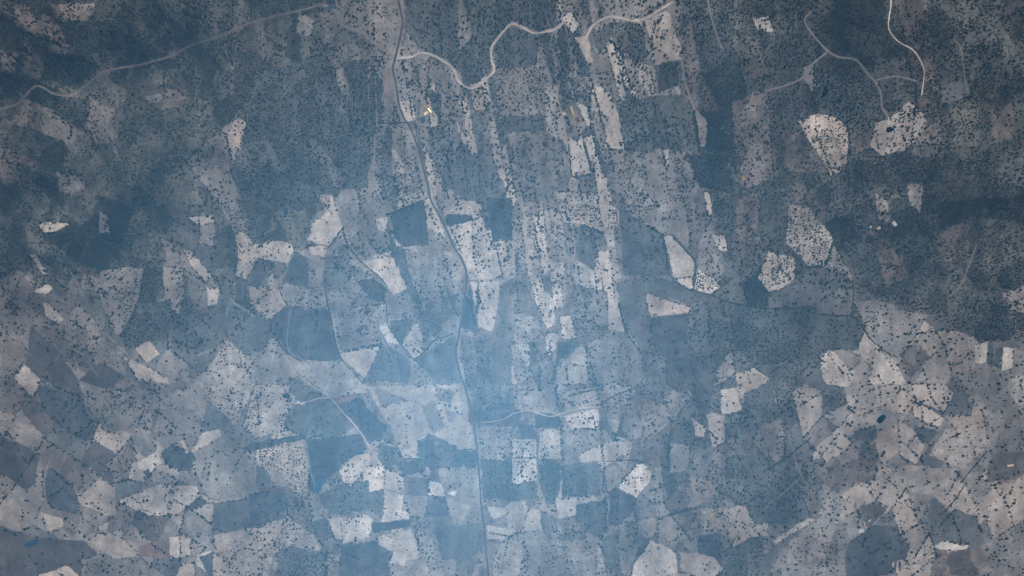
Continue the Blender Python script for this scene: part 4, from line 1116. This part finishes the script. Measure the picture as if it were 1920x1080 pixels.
ng.links.new(gi.outputs[0], iop.inputs['Points']); ng.links.new(jn.outputs[0], iop.inputs['Instance'])
iop.inputs['Pick Instance'].default_value = True
ng.links.new(named('pick', 'INT'), iop.inputs['Instance Index'])
ng.links.new(cx.outputs[0], iop.inputs['Rotation']); ng.links.new(named('size', 'FLOAT'), iop.inputs['Scale'])
ng.links.new(iop.outputs[0], go.inputs[0])
md = wt.modifiers.new('trees', 'NODES'); md.node_group = ng

# ------------------------------------------------------------------ hedgerows: one bushy strip each
HEDGES = [
    ('607,507 613,560 620,593 627,627 637,667 660,694 683,720', 'long dark hedgerow down the right side of the dark rounded field'),
    ('643,427 653,460 680,493 713,520 727,540', 'diagonal hedgerow along the lower left of the bright pale field'),
    ('641,429 627,450 613,467', 'short hedgerow under the ragged pale field'),
    ('727,420 731,440 737,470 745,500', 'hedgerow down the left side of the dark field by the road'),
    ('730,402 760,389 793,376', 'hedgerow along the top of the dark field by the road'),
    ('725,560 727,607 740,628 753,647 777,673 800,693', 'bent hedgerow left of the pale triangle where hedges meet'),
    ('777,673 795,660 813,640 850,625', 'hedgerow rising right from the tip of the pale triangle'),
    ('840,547 846,565 850,577 860,593', 'short hedgerow hugging the left side of the road bend'),
    ('895,535 897,560 890,590', 'short hedgerow right of the road below the cross track'),
    ('933,473 938,500 943,523', 'short hedgerow between the two pale fields right of the road'),
    ('1160,567 1167,600 1177,627 1203,663', 'hedgerow along the left side of the blue grey field'),
    ('1243,440 1250,480 1257,517 1293,543 1333,553', 'hedgerow wrapping the lower left of the smooth pale field'),
    ('1260,440 1280,462 1303,490 1303,520 1300,543', 'hedgerow along the right side of the smooth pale field'),
    ('1213,423 1228,433 1243,440', 'short hedgerow at the top of the broad blue field'),
    ('1333,553 1380,570 1440,578 1490,578 1527,587 1563,592 1597,593 1617,613 1630,633 1657,657 1683,670', 'longest dark hedgerow winding across the right side'),
    ('1333,553 1352,538 1375,520', 'hedgerow rising from the start of the longest hedgerow'),
    ('1513,500 1543,500 1555,475 1563,453', 'bent hedgerow between the speckled fields at right'),
    ('1600,527 1599,560 1597,588', 'straight upright hedgerow above the longest hedgerow'),
    ('577,822 600,816 613,827 625,819 633,828 650,816', 'zigzag hedgerow across the blue field at lower left'),
    ('757,861 775,859 793,862', 'short level hedgerow over the dark oval patch'),
    ('712,832 732,830 743,836 752,848', 'curved hedgerow above the dark oval patch'),
    ('1130,864 1150,864 1170,862 1207,866', 'level hedgerow over the rounded bright field'),
    ('1207,830 1213,821 1222,812', 'stub of hedgerow inside the brown pasture'),
    ('1217,920 1232,915 1247,907', 'short rising hedgerow right of the rounded bright field'),
    ('1250,967 1270,961 1290,952', 'rising hedgerow left of the grey farmyard'),
    ('1066,270 1069,300 1073,330 1092,331 1110,324', 'hooked hedgerow under the pale strip by the farm'),
    ('1093,266 1101,295 1110,324', 'hedgerow between the two pale strips by the farm'),
    ('917,998 935,1001 960,1006', 'thin level hedgerow through the pale strips at the bottom'),
    ('523,538 530,556 540,573', 'short hedgerow left above the dark rounded field'),
    ('507,600 513,627 537,660 567,677', 'hedgerow curving under the dark rounded field'),
    ('866,842 882,842 896,846', 'short level hedgerow reaching the road from the left'),
    ('693,230 730,231 762,230', 'level hedgerow reaching the road at the top'),
    ('960,858 985,858 1006,856', 'thin level hedgerow in the lower centre pasture'),
    ('1065,742 1100,733 1130,728', 'slanting hedgerow over the pale lower centre field'),
    ('1073,808 1090,803 1120,804', 'hedgerow along the foot of the pale lower centre field'),
    ('1125,757 1150,743 1185,728', 'rising hedgerow right of the pale lower centre field'),
    ('1440,880 1478,855 1520,820', 'slanting hedgerow in the blue wooded pasture at lower right'),
    ('1800,905 1830,870 1850,845', 'diagonal hedgerow at the right of the pale strips'),
    ('1770,960 1795,930 1810,905', 'diagonal hedgerow below the pale strips at lower right'),
]
def hedge_mesh(k, pts):
    q = smooth_line(pts, 1.3); x, y = ground_pt(q[:, 0], q[:, 1])
    tx, ty = np.gradient(x), np.gradient(y); L = np.hypot(tx, ty) + 1e-9; s = np.cumsum(L)
    nxv, nyv = -ty / L, tx / L
    zb = height(x, y) + lift_at(q[:, 0], q[:, 1])[0] + 0.4
    w = 1.1 + 5.0 * np.clip(fbm(s / 7 + k * 5, np.full(len(s), k * 1.7), 2) - 0.36, 0, 1) + 0.8 * rng.random(len(s))
    hgt = 1.5 + 5.0 * np.clip(fbm(s / 10 + k * 3 + 40, np.full(len(s), k * 2.1), 2) - 0.2, 0, 1)
    rows = []; prof = [(-1.0, -1.2), (-1.0, 0.35), (-0.7, 0.8), (-0.1, 1.0), (0.55, 0.85), (1.0, 0.4), (1.0, -1.2)]
    for a, b in prof:
        j = rng.normal(0, 0.35, len(s)); ww = w * a + j * 1.2
        zz = zb + (np.where(b < 0, -1.5, hgt * b + j))
        rows.append(np.stack([x + nxv * ww, y + nyv * ww, zz], -1))
    v = np.stack(rows, 1).reshape(-1, 3); n, m = len(x), len(prof)
    f = [[a * m + b, (a + 1) * m + b, (a + 1) * m + b + 1, a * m + b + 1] for a in range(n - 1) for b in range(m - 1)]
    f += [list(range(m)), [(n - 1) * m + b for b in range(m)][::-1]]
    return mesh_of('hedgerow', v, f)
for k, (s, lab) in enumerate(HEDGES):
    tag(link('hedgerow', hedge_mesh(k, pl(s)), MAT_HEDGE), lab, 'hedgerow', 'hedgerows between the fields')

# ------------------------------------------------------------------ haze: the air between the ground and the camera
E = float(max(gx[-1], -gx[0], gy[-1], -gy[0])) + 20
hz = link('haze', box_mesh('haze', -E, E, -E, E, GZMIN - 1.0, CAM_H + 40))
hm = bpy.data.materials.new('haze_air'); hm.use_nodes = True
nt = hm.node_tree; nt.nodes.clear()
out = nt.nodes.new('ShaderNodeOutputMaterial'); pv = nt.nodes.new('ShaderNodeVolumePrincipled')
pv.inputs['Color'].default_value = (*HAZE_COLOR, 1); pv.inputs['Absorption Color'].default_value = (1, 1, 1, 1)
pv.inputs['Density'].default_value = HAZE_DENSITY; pv.inputs['Anisotropy'].default_value = HAZE_G
nt.links.new(pv.outputs[0], out.inputs['Volume'])
hz.data.materials.append(hm); hz['kind'] = 'stuff'
tag(hz, 'blue air haze between the high viewpoint and the land', 'haze')
print('TREES single', n_single, 'rest', N, 'max level', max(parcel_level))
